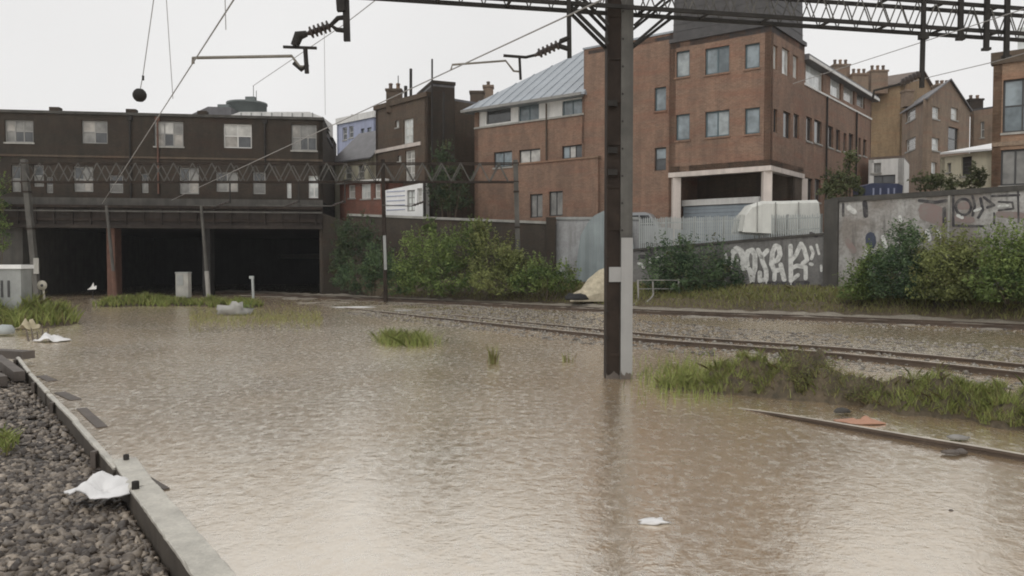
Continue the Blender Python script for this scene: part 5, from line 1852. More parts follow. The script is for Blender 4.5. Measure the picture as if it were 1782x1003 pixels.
def px_blobs(lst):
    """(px, py, Y, radius px x, radius px y) -> ellipsoids"""
    out = []
    for x, y, Yd, rx, ry in lst:
        k = Yd / F_PX
        out.append((P(x, y, Yd), rx * k, max(.35, min(1.3, rx * k * .8)), ry * k))
    return out


def bank_base(x, Yd, z=.5):
    p = PL(x, Yd)
    return Vector((p[0], p[1], z))


GB = 'shrubs along the right bank'
shrub('shrub', 'small dark shrub against the end of the bridge, leftmost on the bank', 'shrub', px_blobs([(618, 410, 47, 40, 30), (645, 436, 46.5, 32, 30), (602, 450, 46.8, 24, 46), (590, 480, 46, 18, 30)]), 5200, .15, bank_base(620, 46.8, .6), 'leaf_dark', 11, 5, GB)
shrub('shrub', 'low green shrub at the left foot of the bank beside the flood', 'shrub', px_blobs([(625, 484, 44, 44, 27), (660, 466, 44, 38, 34), (695, 486, 43, 34, 28)]), 5600, .14, bank_base(650, 44, .25), 'leaf_blue', 12, 5, GB)
shrub('shrub', 'broad tall green shrub in the middle of the left bushes', 'shrub', px_blobs([(745, 448, 42, 54, 44), (795, 436, 42, 48, 36), (775, 484, 41, 74, 32), (832, 420, 42, 26, 30), (715, 480, 41.3, 44, 32)]), 12000, .14, bank_base(765, 42, .3), 'leaf_bush', 13, 9, GB)
shrub('shrub', 'rounded green shrub below the end pier of the dark brick wall', 'shrub', px_blobs([(862, 452, 41, 48, 40), (900, 470, 40.5, 42, 36), (855, 492, 40.2, 56, 24), (836, 412, 41.5, 16, 24)]), 8600, .14, bank_base(870, 40.8, .3), 'leaf_olive', 14, 7, GB)
shrub('shrub', 'small bright shrub just left of the cream tarpaulin heap', 'shrub', px_blobs([(945, 482, 39, 36, 28), (980, 487, 38.6, 28, 25), (915, 492, 39.2, 30, 22)]), 4600, .13, bank_base(950, 38.9, .3), 'leaf_bush', 15, 5, GB)
shrub('shrub', 'dark green shrub covering the left part of the graffiti letters', 'shrub', px_blobs([(1172, 452, 37.3, 44, 36), (1215, 462, 37, 50, 38), (1262, 482, 36.4, 36, 30), (1148, 480, 37.2, 36, 34), (1195, 496, 36.8, 52, 18)]), 9600, .13, bank_base(1200, 37, .6), 'leaf_blue', 16, 7, GB)
shrub('shrub', 'low shrub at the foot of the tall wall beside its dark end pier', 'shrub', px_blobs([(1492, 500, 31.2, 34, 34), (1522, 478, 31, 32, 40)]), 4600, .12, bank_base(1500, 31.1, .6), 'leaf_bush', 17, 4, GB)
shrub('shrub', 'shrub with a tall upright top against the tall wall', 'shrub', px_blobs([(1578, 434, 30.5, 36, 36), (1562, 480, 30.2, 48, 44), (1605, 495, 29.8, 48, 40)]), 9000, .12, bank_base(1580, 30.4, .7), 'leaf_blue', 18, 7, GB)
shrub('shrub', 'bright green bushy shrub in the middle of the right bushes', 'shrub', px_blobs([(1650, 455, 29.2, 52, 46), (1695, 480, 28.8, 50, 50), (1640, 502, 28.9, 56, 34)]), 10500, .12, bank_base(1665, 29.2, .7), 'leaf_olive', 19, 7, GB)
shrub('shrub', 'large shrub at the right edge of the frame by the tall wall', 'shrub', px_blobs([(1755, 445, 27.6, 50, 46), (1790, 475, 27.2, 54, 56), (1735, 495, 27.4, 46, 42), (1830, 460, 27, 44, 56)]), 12000, .12, bank_base(1765, 27.5, .7), 'leaf_bush', 20, 7, GB)
shrub('tree', 'small loose green tree in front of the office wing', 'tree', px_blobs([(1478, 285, 38.5, 17, 24), (1465, 318, 38.5, 34, 20), (1450, 335, 38.3, 24, 14), (1490, 335, 38.2, 16, 14)]), 2600, .15, Vector((*PL(1470, 38.6), YARD)), 'leaf_tree', 21, 6, None, .05)
shrub('shrub', 'dull green garden shrub above the tall wall before the gabled house', 'shrub', px_blobs([(1620, 318, 37, 30, 14), (1650, 322, 36.5, 18, 12)]), 1700, .13, Vector((*PL(1630, 37), YARD)), 'leaf_tree', 22, 4, 'garden shrubs above the tall wall')
shrub('shrub', 'small garden shrub before the cream outbuilding at right', 'shrub', px_blobs([(1700, 308, 36.5, 16, 18), (1690, 322, 36.3, 18, 10)]), 1100, .13, Vector((*PL(1697, 36.5), YARD)), 'leaf_tree', 23, 4, 'garden shrubs above the tall wall')
shrub('tree', 'dark narrow tree growing against the massive brick stack', 'tree', px_blobs([(775, 285, 48, 22, 42), (790, 335, 47.8, 34, 34), (762, 335, 47.8, 20, 34)]), 3600, .16, Vector((*PL(780, 47.9), YARD)), 'leaf_dark', 24, 5, None, .07)
shrub('shrub', 'weedy buddleia sprouting above the dark brick wall', 'shrub', px_blobs([(752, 395, 44.5, 9, 20), (742, 400, 44.6, 7, 16)]), 500, .14, Vector((*PL(750, 44.5), 2.4)), 'leaf_bush', 25, 3)
shrub('shrub', 'dark overgrown shrub on the far left of the bridge', 'shrub', px_blobs([(2, 345, 45, 14, 36), (-20, 330, 45, 26, 50), (-8, 400, 44.8, 24, 40)]), 2200, .15, Vector((*PL(-10, 45), .6)), 'leaf_bush', 26, 4)


def blades(points, h, w, seed, lean=.35):
    r = np.random.RandomState(seed)
    pts = np.asarray(points); m = len(pts)
    hh = h * r.uniform(.45, 1.25, m)[:, None]
    a = r.uniform(0, 2 * np.pi, m)
    side = np.stack([np.cos(a), np.sin(a), np.zeros(m)], 1) * (w * r.uniform(.6, 1.3, m))[:, None]
    ln = r.normal(size=(m, 3)) * lean; ln[:, 2] = 0
    up_ = np.zeros((m, 3)); up_[:, 2] = 1
    midp = pts + (up_ * .55 + ln * .35) * hh
    tip = pts + (up_ * .95 + ln * 1.0) * hh
    V = np.stack([pts - side, pts + side, midp + side * .7, tip, midp - side * .7], 1).reshape(-1, 3)
    Fc = np.arange(m * 5).reshape(-1, 5)
    T = np.clip(r.normal(.5, .25, m), 0, 1)
    D = np.where(r.rand(m) < .22, r.uniform(.3, .9, m), 0)
    return V, Fc, T, D


def grass_obj(name, label, pts, h, w, seed, lean=.35, parent=None, kind='stuff', mat='grass', dry=None):
    V, Fc, T, D = blades(pts, h, w, seed, lean)
    if dry is not None:
        D = np.clip(D + dry, 0, 1)
    o = np_mesh(name, V, Fc, mat, parent, {'tint': T, 'dry': D})
    if parent is None:
        tag(o, label, 'grass', kind=kind)
    else:
        o['kind'] = 'stuff'
    return o


def mound_patch(name, label, ridge, seed, mat='bank', res=.07, width=.62, zmin=-.25, rough=.10):
    """hump following ridge points (x, y, height)"""
    R = np.array(ridge)
    x0, x1 = R[:, 0].min() - 1.2, R[:, 0].max() + 1.2
    y0, y1 = R[:, 1].min() - 1.4, R[:, 1].max() + 1.4
    nx, ny = int((x1 - x0) / res), int((y1 - y0) / res)
    gx, gy = np.meshgrid(np.linspace(x0, x1, nx), np.linspace(y0, y1, ny), indexing='ij')
    best = np.full(gx.shape, zmin)
    for (ax, ay, ah), (bx, by, bh) in zip(R, R[1:]):
        for f in np.linspace(0, 1, 7):
            cx, cy, ch_ = ax + (bx - ax) * f, ay + (by - ay) * f, ah + (bh - ah) * f
            d2 = (gx - cx) ** 2 + (gy - cy) ** 2
            best = np.maximum(best, zmin + (ch_ - zmin) * np.exp(-d2 / (2 * (width * .62) ** 2)))
    r = np.random.RandomState(seed)
    nz = r.normal(size=gx.shape)
    for _ in range(3):
        nz = (nz + np.roll(nz, 1, 0) + np.roll(nz, -1, 0) + np.roll(nz, 1, 1) + np.roll(nz, -1, 1)) / 3.0
    best = best + nz * rough * np.clip((best - zmin) * 3, 0, 1)
    V = np.stack([gx, gy, best], -1).reshape(-1, 3)
    idx = np.arange(nx * ny).reshape(nx, ny)
    Fc = np.stack([idx[:-1, :-1], idx[1:, :-1], idx[1:, 1:], idx[:-1, 1:]], -1).reshape(-1, 4)
    o = np_mesh(name, V, Fc, mat, None, smooth=True)
    tag(o, label, kind='structure')
    return V


def rp(px, Yd, h):
    q = PL(px, Yd)
    return (q[0], q[1], h)


V1 = mound_patch('grass_hump', 'long muddy hump overgrown with grass rising from the flood at right',
                 [rp(1165, 13.3, .02), rp(1250, 13.1, .22), rp(1330, 12.9, .46), rp(1400, 12.6, .58), rp(1460, 12.2, .45), rp(1530, 11.7, .26), rp(1575, 11.5, .10), rp(1610, 11.3, .40), rp(1680, 11.0, .36), rp(1740, 10.6, .20), rp(1800, 10.2, .22), rp(1950, 9.6, .3)], 31)
rr_ = np.random.RandomState(5)
ok = V1[V1[:, 2] > .02]
sel = ok[rr_.randint(0, len(ok), 26000)] + rr_.uniform(-.04, .04, (26000, 3)) * np.array([1, 1, .2])
patch = np.sin(sel[:, 0] * 2.1 + 1.0) + np.sin(sel[:, 0] * 4.7 + sel[:, 1] * 3) * .6
sel = sel[patch + rr_.normal(size=len(sel)) * .5 > .25]
grass_obj('grass', 'green and yellow grass growing on the muddy hump at right', sel, .15, .004, 41, .5)
dr_ = ok[rr_.randint(0, len(ok), 3500)]
grass_obj('dead_grass', 'dark dead stalks and brambles on the muddy hump', dr_ - np.array([0, 0, .02]), .13, .004, 42, .9, dry=.75)
# thin grass in shallow water left of the hump
q = np.array([G(x, y, 0) for x, y in zip(rr_.normal(1195, 40, 1700), rr_.normal(660, 17, 1700))]); q[:, 2] = -.03
grass_obj('sparse_grass', 'thin yellow grass standing in shallow water right of the column', q, .22, .007, 43, .3)
# grass island in the flood
gi = thing('grass_tuft', 'green grass tuft alone in the middle of the flood', 'grass tuft', G(705, 598, 0))
xs2 = np.concatenate([rr_.normal(682, 9, 700), rr_.normal(722, 14, 600), rr_.normal(705, 30, 260)])
q = np.array([G(x, y, 0) for x, y in zip(xs2, rr_.normal(597, 3.0, len(xs2)) + (xs2 - 700) * .05)]); q[:, 2] = -.03
grass_obj('blades', None, q, .36, .009, 44, .5, gi)
for x, y, lab, hh, nb2 in ((858, 634, 'dark upright weed standing alone in the flood left of the column', .42, 46), (988, 630, 'small spindly weed in the flood close to the column', .24, 22)):
    wp = thing('water_weed', lab, 'weed', G(x, y, 0))
    q = np.array([G(a, y, 0) for a in rr_.normal(x, 4, nb2)]); q[:, 2] = -.03
    grass_obj('blades', None, q, hh, .012, 60 + x, .22, wp, dry=.35)
# brambles on the hump
for x, y, Yd, rx, ry, lab in ((1405, 655, 12.5, 62, 26, 'dark bramble clump on top of the grassy hump'), (1500, 690, 11.8, 46, 18, 'bramble clump lower down on the right of the hump'), (1620, 690, 11.2, 34, 18, 'bramble clump at the left end of the second hump'), (1770, 735, 10.2, 40, 22, 'bramble clump on the hump at the right frame edge'), (1300, 672, 12.8, 34, 12, 'bramble clump at the left foot of the hump')):
    shrub('bramble', lab, 'bramble', px_blobs([(x, y, Yd, rx, ry), (x + rx * .5, y + ry * .5, Yd - .1, rx * .6, ry * .7)]), 5200 if rx > 40 else 2800, .034, Vector((*PL(x, Yd), .05)), 'bramble', x, 6, 'brambles on the hump', .008)
# grass before the tunnel
V2 = mound_patch('grass_bank', 'low muddy bank before the tunnel mouths', [rp(120, 36, -.05), rp(215, 38, .10), rp(262, 38.5, .2), rp(330, 38, .08), rp(420, 36.5, .03)], 32, res=.15, width=1.2)
ok = V2[V2[:, 2] > -.02]
q = ok[rr_.randint(0, len(ok), 5000)]
grass_obj('grass', 'yellow green grass in front of the tunnel piers', q, .32, .02, 45, .4)
q = np.array([G(x, y, 0) for x, y in zip(rr_.uniform(330, 560, 2600), rr_.normal(552, 9, 2600))]); q[:, 2] = -.04
grass_obj('sparse_grass', 'sparse drowned grass standing in the flood before the tunnel', q, .16, .012, 46, .4, dry=.35)
# grassy bank at the left edge
V3 = mound_patch('left_bank', 'grassy bank round the equipment cabinet at left edge', [rp(-160, 27, .55), rp(-40, 27, .6), rp(20, 27, .5), rp(55, 26.5, .25), rp(78, 25.5, .0)], 33, res=.14, width=1.5)
ok = V3[V3[:, 2] > .0]
q = ok[rr_.randint(0, len(ok), 6000)]
grass_obj('grass', 'long grass on the bank round the cabinet at left', q, .52, .018, 47, .4)
# weeds on the right bank
q = []
for k in range(7000):
    x = rr_.uniform(1270, 1500); f = rr_.uniform(0, 1)
    ii = rr_.randint(30, m_ - 12); g_ = rr_.rand(); a, b = rows[2][ii].lerp(rows[2][ii + 1], g_), rows[4][ii].lerp(rows[4][ii + 1], g_)
    q.append(tuple(a.lerp(b, f)))
grass_obj('bank_weeds', 'dry grass and low weeds on the bank above the far track', np.array(q), .26, .016, 48, .5, dry=.3)
q = []
for k in range(3500):
    ii = rr_.randint(4, m_ - 10); g_ = rr_.rand(); a, b = rows[1][ii].lerp(rows[1][ii + 1], g_), rows[2][ii].lerp(rows[2][ii + 1], g_)
    q.append(tuple(a.lerp(b, rr_.uniform(0, 1))))
grass_obj('bank_weeds', 'thin weeds along the foot of the bank beside the far track', np.array(q), .18, .014, 49, .5, dry=.5)

# ================================================================== LEFT FOREGROUND: BALLAST AND EDGING
ZE = .24                                               # top of the edging
e_far, e_join = G(26, 622, ZE), G(199, 812, ZE)
n_l0, n_l1 = G(227, 849, ZE + .02), G(340, 1003, ZE + .02)
n_r0, n_r1 = G(262, 843, ZE + .02), G(402, 1003, ZE + .02)
nd_ = (n_l1 - n_l0).normalized()
n_l1 = n_l1 + nd_ * 1.6
bwid = .205
bs_ = Vector((-nd_.y, nd_.x, 0))
if bs_.x < 0: bs_ = -bs_
s0 = G(196, 798, ZE + .02)
# edging beam, two lengths; bright wet top and shaded sides are coloured in
def beveled_beam(a, b, side, w, h, c=.015):
    mb = MB()
    prof = [(0, 0), (w, 0), (w, h - c), (w - c, h), (w * .5, h), (c, h), (0, h - c)]
    ns = max(6, int((b - a).length / .07))
    n = len(prof)
    vs = []
    jt = min(.0025, w * .03)
    for i in range(ns + 1):
        q = a.lerp(b, i / ns)
        chip = .02 if (RNG.random() < .04 or i in (0, ns)) else 0
        for k, (u, z) in enumerate(prof):
            vs.append(q + side * (u + RNG.uniform(-jt, jt)) + Vector((0, 0, z - h + RNG.uniform(-jt, jt) - (chip * RNG.random() if k in (2, 3, 5, 6) else 0))))
    fs = []
    for i in range(ns):
        for k in range(n):
            p0, p1 = i * n + k, i * n + (k + 1) % n
            fs.append((p0, p1, p1 + n, p0 + n))
    fs += [tuple(range(n))[::-1], tuple(range(ns * n, ns * n + n))]
    mb.add(vs, fs)
    return mb


eb = thing('edging_beam', 'pale topped edging beam between ballast and flood, nearest the camera', 'beam', n_l0 - Vector((0, 0, .3)), 'edging along the ballast')
def lit_top_beam(a, b, side, w, h, parent, name, c=.012):  # pale top strip paints reflected sky, dark sides paint shade
    beveled_beam(a - Vector((0, 0, .03)), b - Vector((0, 0, .03)), side, w, h, c * .5).build(name, 'timber_shaded', parent)
    beveled_beam(a - side * .004, b - side * .004, side, w + .008, .029, min(c, .008)).build('sheen_strip', 'beam_sheen', parent)


lit_top_beam(n_l0, n_l1, bs_, bwid, .42, eb, 'beam')
p = n_l0 + nd_ * .05 + bs_ * .03
mb = MB(); mb.lathe(p, [(.032, -.02), (.032, .055), (.025, .06), (0, .06)], 6); mb.build('bolt', 'steel_dark', eb)
d2_ = (n_l0 - s0).normalized()
bs2 = Vector((-d2_.y, d2_.x, 0))
if bs2.x < 0: bs2 = -bs2
eb2 = thing('edging_beam', 'short pale topped edging piece with a bolt, beside the white plastic bag', 'beam', s0 - Vector((0, 0, .3)), 'edging along the ballast')
lit_top_beam(s0, n_l0 - d2_ * .02, bs2, bwid * .95, .40, eb2, 'beam')
p = s0 + d2_ * .12 + bs2 * .10
mb = MB(); mb.lathe(p, [(.028, -.02), (.028, .045), (.02, .05), (0, .05)], 6); mb.build('bolt', 'steel_dark', eb2)
# thin boards on edge, running away
bd_ = (e_far - e_join).normalized()
bsd = Vector((-bd_.y, bd_.x, 0))
if bsd.x < 0: bsd = -bsd
nb_ = 4
Lb = (e_far - e_join).length
for k, lab in enumerate(('weathered edging board next to the short bolted edging piece', 'second edging board away from the short bolted edging piece', 'third edging board away from the short bolted edging piece', 'farthest edging board running to the pool of calm water')):
    a = e_join + bd_ * (Lb * k / nb_ + .01) + bsd * RNG.uniform(-.02, .02) + Vector((0, 0, RNG.uniform(-.02, .015)))
    b = e_join + bd_ * (Lb * (k + 1) / nb_ - .015) + bsd * RNG.uniform(-.02, .02) + Vector((0, 0, RNG.uniform(-.02, .015)))
    t_ = thing('edging_board', lab, 'board', a - Vector((0, 0, .3)), 'edging along the ballast')
    lit_top_beam(a, b, bsd, .055, .34, t_, 'board', .006)
    c = a.lerp(b, (.3, .62, .45, .8)[k]) - bsd * .04
    mb = MB(); mb.box(c - Vector((0, 0, .10)), (.05, .06, .20)); mb.build('stake', 'timber_wet', t_)
# sleeper ends showing in the water
for x0, y0, x1, y1, w, lab in ((142, 712, 178, 745, .16, 'flat sleeper end in the water, nearest of those by the boards'), (104, 684, 132, 697, .2, 'flat sleeper end in the water, second along the boards'), (72, 655, 92, 664, .2, 'flat sleeper end in the water, farthest along the boards'), (258, 834, 290, 853, .07, 'dark peg lying beside the edging beam at the waterline')):
    a, b = G(x0, y0, .0), G(x1, y1, .0)
    mb = MB(); mb.bar(a, b, w * .8, .03)
    tag(mb.build('sleeper_end', 'timber_wet'), lab, 'sleeper')
for pts_, w, lab in (([(-60, 612), (50, 618)], .28, 'dark timber baulk lying across the far end of the ballast'), ([(-6, 625), (34, 655)], .16, 'dark timber lying inside the farthest edging board'), ([(-40, 640), (4, 664)], .14, 'dark timber at the left frame edge on the ballast')):
    mb = MB(); mb.bar(G(*pts_[0], .2), G(*pts_[1], .2), w, .16)
    tag(mb.build('timber_baulk', 'timber_wet'), lab, 'timber', 'timbers on the ballast')

# ballast bed and stones
def edge_x(Y):
    pts_ = sorted([(p.y, p.x) for p in (e_far + bd_ * 1.0, e_far, e_join, s0, n_l0, n_l1)])
    for (ya, xa), (yb, xb) in zip(pts_, pts_[1:]):
        if ya <= Y <= yb:
            return xa + (xb - xa) * (Y - ya) / max(1e-6, yb - ya)
    return pts_[0][1] + (Y - pts_[0][0]) * (pts_[1][1] - pts_[0][1]) / (pts_[1][0] - pts_[0][0]) if Y < pts_[0][0] else pts_[-1][1]


Ys = np.linspace(2.2, e_far.y + .6, 60)
rowsb = []
for f in np.linspace(0, 1, 12):
    rowsb.append([Vector((edge_x(Y) - .005 - f * 7.0, Y, .02 + .16 * min(1, f * 3) + .02 * math.sin(Y * 3 + f * 9))) for Y in Ys])
strip_mesh('ballast_bed', rowsb, 'ballast_bed', 'structure', 'ballast slope left of the edging', .01)


def stones():
    r = np.random.RandomState(3)
    phi = (1 + 5 ** .5) / 2
    iv = np.array([(-1, phi, 0), (1, phi, 0), (-1, -phi, 0), (1, -phi, 0), (0, -1, phi), (0, 1, phi), (0, -1, -phi), (0, 1, -phi), (phi, 0, -1), (phi, 0, 1), (-phi, 0, -1), (-phi, 0, 1)]) / math.sqrt(1 + phi ** 2)
    fc = np.array([(0, 11, 5), (0, 5, 1), (0, 1, 7), (0, 7, 10), (0, 10, 11), (1, 5, 9), (5, 11, 4), (11, 10, 2), (10, 7, 6), (7, 1, 8), (3, 9, 4), (3, 4, 2), (3, 2, 6), (3, 6, 8), (3, 8, 9), (4, 9, 5), (2, 4, 11), (6, 2, 10), (8, 6, 7), (9, 8, 1)])
    out, tint = [], []
    n = 0
    Vs, Fs, Ts = [], [], []
    target = 21000
    while n < target:
        Y = r.uniform(2.6, e_far.y + .3) if r.rand() < .6 else r.uniform(2.6, 8)
        lim = 2.0 + .12 * Y
        d = r.uniform(.03, lim)
        x = edge_x(Y) - d
        if x < -.66 * Y - 1.6:
            continue
        z = .02 + .16 * min(1, d / 7 * 3) + r.uniform(.0, .035)
        s = r.uniform(.020, .047) * (1.3 if r.rand() < .1 else 1)
        sc_ = np.array([s * r.uniform(.8, 1.75), s * r.uniform(.7, 1.2), s * r.uniform(.4, .95)])
        v = iv * (1 + r.uniform(-.38, .30, (12, 1))) * sc_
        a, b, c = r.uniform(0, 6.28, 3)
        Rz = np.array([[math.cos(a), -math.sin(a), 0], [math.sin(a), math.cos(a), 0], [0, 0, 1]])
        Rx = np.array([[1, 0, 0], [0, math.cos(b * .5), -math.sin(b * .5)], [0, math.sin(b * .5), math.cos(b * .5)]])
        Vs.append(v @ Rx.T @ Rz.T + np.array([x, Y, z])); Fs.append(fc + 12 * n)
        Ts.append(np.full(20, np.clip(r.normal(.27, .36), 0, 1)))
        n += 1
    return np.concatenate(Vs), np.concatenate(Fs), np.concatenate(Ts)


sv, sf, stt = stones()
tag(np_mesh('ballast_stones', sv, sf, 'stone', None, {'tint': stt}), 'wet grey brown ballast stones left of the edging', 'ballast', kind='stuff')
def bed_stones():
    r = np.random.RandomState(9)
    base1, base2 = resample(mid_near_rail, 400), resample(far_near_rail, 400)
    Vs, Fs, Ts = [], [], []
    phi = (1 + 5 ** .5) / 2
    tet = np.array([(1, 0, 0), (-1, .2, 0), (0, 1, .1), (.1, -1, 0), (0, 0, 1), (.1, .1, -1)], dtype=float)
    fc = np.array([(0, 2, 4), (2, 1, 4), (1, 3, 4), (3, 0, 4), (2, 0, 5), (1, 2, 5), (3, 1, 5), (0, 3, 5)])
    for n in range(9500):
        mid = r.rand() < .75
        b = base1 if mid else base2
        k = int(400 * r.uniform(.32, .999) ** .8)
        k = min(k, 398)
        p, q = b[k], b[k + 1]
        t = (q - p).normalized(); sd2 = Vector((t.y, -t.x, 0))
        d = r.uniform(-5.6, 1.5) if mid else r.uniform(-2.8, 2.2)
        c = p.lerp(q, r.rand()) + sd2 * d
        s = r.uniform(.03, .065)
        Vs.append(tet * (1 + r.uniform(-.3, .3, (6, 1))) * s * np.array([1.2, 1, .6]) + np.array([c.x, c.y, r.uniform(-.035, .022)]))
        Fs.append(fc + 6 * n); Ts.append(np.full(8, np.clip(r.normal(.62, .3), 0, 1)))
    return np.concatenate(Vs), np.concatenate(Fs), np.concatenate(Ts)


bv_, bf_, bt_ = bed_stones()
tag(np_mesh('track_ballast', bv_, bf_, 'stone_wet', None, {'tint': bt_}), 'pale wet ballast stones between and beside the half drowned tracks', 'ballast', kind='stuff')
gp = np.array([G(x, y, .17) for x, y in zip(rr_.normal(8, 9, 160), rr_.normal(772, 9, 160))])
wt = thing('weed_tuft', 'small green weed among the ballast at the left edge', 'weed', G(8, 775, .16))
grass_obj('blades', None, gp, .12, .012, 51, .7, wt)


# ================================================================== LITTER AND SMALL THINGS
def crumple(name, label, cat, c, size, mat, seed, n=16, m=9, rough=.28, flat=True, rot=0.0):
    """crumpled sheet or bag: a folded closed surface"""
    r = np.random.RandomState(seed)
    rad = 1 + rough * r.normal(size=(m, n)).clip(-1.6, 1.6)
    rad = (rad + np.roll(rad, 1, 1)) / 2
    rad[0, :] = rad[0].mean(); rad[-1, :] = rad[-1].mean()
    V = []
    ca, sa = math.cos(rot), math.sin(rot)
    for i in range(m):
        th = math.pi * i / (m - 1)
        for j in range(n):
            ph = 2 * math.pi * j / n
            x, y, z = math.sin(th) * math.cos(ph) * rad[i, j] * size[0], math.sin(th) * math.sin(ph) * rad[i, j] * size[1], math.cos(th) * rad[i, j] * size[2]
            if flat: z = max(z, -.35 * size[2])
            V.append((c[0] + x * ca - y * sa, c[1] + x * sa + y * ca, c[2] + z))
    Fc = [(i * n + j, (i + 1) * n + j, (i + 1) * n + (j + 1) % n, i * n + (j + 1) % n) for i in range(m - 1) for j in range(n)]
    o = np_mesh(name, V, Fc, mat, None)
    return tag(o, label, cat)


def sheet_litter(name, label, cat, c, size, mat, seed, rot=0.0, nr=11, na=34, folds=7):
    """a torn, creased piece of plastic film: ragged outline, sharp folds, a little thickness"""
    r = np.random.RandomState(seed)
    out = 1 + .16 * np.cumsum(r.normal(size=na)) / 3
    out = out - np.linspace(0, out[-1] - out[0], na)
    out = np.clip(out + r.uniform(-.10, .10, na), .6, 1.35)
    fd = [(r.uniform(0, 6.28), r.uniform(-.5, .5), r.uniform(.4, 1.0) * (1 if r.rand() < .7 else -1)) for _ in range(folds)]
    ca, sa = math.cos(rot), math.sin(rot)
    top, bot = [], []
    for i in range(nr):
        f = (i + .001) / (nr - 1)
        for j in range(na):
            a = 2 * math.pi * j / na
            u, v = f * out[j] * math.cos(a), f * out[j] * math.sin(a)
            z = .15
            for (fa, fo, fh) in fd:
                d = abs(u * math.cos(fa) + v * math.sin(fa) - fo)
                z += fh * max(0, .34 - d) * 1.1
            z += r.uniform(-.05, .05)
            z = max(.02, z * (1 - .55 * f ** 3))
            x, y = u * size[0], v * size[1]
            top.append((c[0] + x * ca - y * sa, c[1] + x * sa + y * ca, c[2] + z * size[2]))
            bot.append((c[0] + x * ca - y * sa, c[1] + x * sa + y * ca, c[2] + max(0, z * size[2] - .012) - .004))
    n = nr * na
    F = []
    for i in range(nr - 1):
        for j in range(na):
            a, b = i * na + j, i * na + (j + 1) % na
            F.append((a, a + na, b + na, b)); F.append((a + n, b + n, b + na + n, a + na + n))
    for j in range(na):
        a, b = (nr - 1) * na + j, (nr - 1) * na + (j + 1) % na
        F.append((a, a + n, b + n, b))
    return tag(np_mesh(name, top + bot, F, mat, None), label, cat)


p = G(178, 850, .23)
sheet_litter('plastic_bag', 'crumpled white plastic bag on the ballast by the edging beam', 'bag', p - Vector((0, 0, .03)), (.25, .20, .15), 'bag', 5, .1, folds=14)
p = G(92, 588, .10)
sheet_litter('plastic_bag', 'white plastic bag floating by the grassy bank at left', 'bag', p - Vector((0, 0, .08)), (.42, .34, .36), 'bag', 4, .4)
p = G(50, 566, .25)
sheet_litter('cardboard_scrap', 'torn yellowish cardboard lying beside the white floating bag', 'cardboard', p - Vector((0, 0, .1)), (.30, .22, .34), 'cardboard', 10, .9, folds=10)
p = G(66, 590, .15)
mb = MB()
for k in range(5):
    mb.tube([G(50 + k * 8, 596 - k, -.02), G(44 + k * 10, 566 + (k % 3) * 5, .2)], [.03, .012], 5)
tag(mb.build('dead_branches', 'stem'), 'tangle of dead sticks beside the floating white bag', 'branch')
p = G(8, 577, .12)
crumple('plastic_crate', 'pale grey lump of rubbish at the left frame edge', 'rubbish', p, (.3, .25, .2), 'fence', 6, 8, 6, .15)
p = G(1137, 908, .01)
crumple('floating_litter', 'thin white litter floating on the flood in the foreground', 'litter', p, (.105, .07, .022), 'bag', 8, 22, 9, .3)
p = G(1655, 889, .0)
crumple('floating_litter', 'tiny dark speck of litter floating at lower right', 'litter', p, (.02, .02, .012), 'timber_wet', 8, 8, 5, .2)
p = G(1500, 728, .06)
sheet_litter('orange_litter', 'orange pink plastic litter lying beside the nearest rail', 'litter', p - Vector((0, 0, .05)), (.26, .13, .10), 'orange', 12, -.3)
p = G(1466, 716, .05)
crumple('stone_lump', 'grey brown lump on the mud left of the orange litter', 'stone', p, (.12, .08, .05), 'concrete_dark', 13, 10, 6, .2)
for k, (x, y, sx, lab) in enumerate(((1655, 788, .11, 'left dark lump in the water in front of the nearest rail'), (1672, 787, .075, 'right dark lump in the water in front of the nearest rail'), (1668, 762, .13, 'flat grey plank end behind the nearest rail'))):
    p = G(x, y, .03)
    crumple('debris', lab, 'debris', p, (sx, sx * .6, .035), 'timber_wet' if k < 2 else 'concrete', 20 + k, 10, 6, .2)
p = G(408, 543, .12)
crumple('rubbish_heap', 'heap of pale rubbish before the tunnel right of the grey cabinet', 'rubbish', p, (.62, .4, .32), 'coping', 15, 16, 8, .35)
shrub('weed_clump', 'dark green weed clump beside the pale rubbish heap', 'weed', px_blobs([(428, 543, 34.5, 14, 11)]), 500, .10, G(428, 552, 0), 'leaf_bush', 52, 3)
# foam / scum lines
p = G(620, 535, .01)
crumple('scum_patch', 'long pale patch of floating scum near the far track', 'scum', p, (1.15, .30, .03), 'bag', 31, 18, 5, .25)
p = G(702, 541, .01)
crumple('scum_patch', 'short pale patch of floating scum, right of the long one', 'scum', p, (.5, .14, .03), 'coping', 32, 14, 5, .25)

# cream tarpaulin heap and dark bags by the column
p = P(1036, 497, 37.6)
hp = thing('sand_heap', 'cream tarpaulin covered heap beside the far track left of the column', 'heap', (p.x, p.y, .2))
prof = [(992, 514), (1010, 503), (1026, 488), (1044, 472), (1058, 466), (1068, 490), (1076, 514)]
vs, fs = [], []
pts_ = [P(x, y, 37.6) for x, y in prof]
nn = len(pts_)
for i, (dy, sc_) in enumerate(((-.5, .35), (-.1, .9), (.3, 1.0), (1.0, .3))):
    for q in pts_:
        vs.append(Vector((q.x + RNG.uniform(-.06, .06), q.y + dy, .15 + max(0, q.z - .15) * sc_ + RNG.uniform(-.05, .05))))
for i in range(3):
    for j in range(nn - 1):
        fs.append((i * nn + j, i * nn + j + 1, (i + 1) * nn + j + 1, (i + 1) * nn + j))
fs.append(tuple(range(nn)))
mb = MB(); mb.add(vs, fs); mb.build('cover', 'sand', hp)
p = P(1000, 512, 36.6)
crumple('black_sacks', 'dark sacks lying in front of the cream heap', 'sack', (p.x, p.y, .42), (.55, .3, .22), 'rubber', 35, 14, 8, .2)

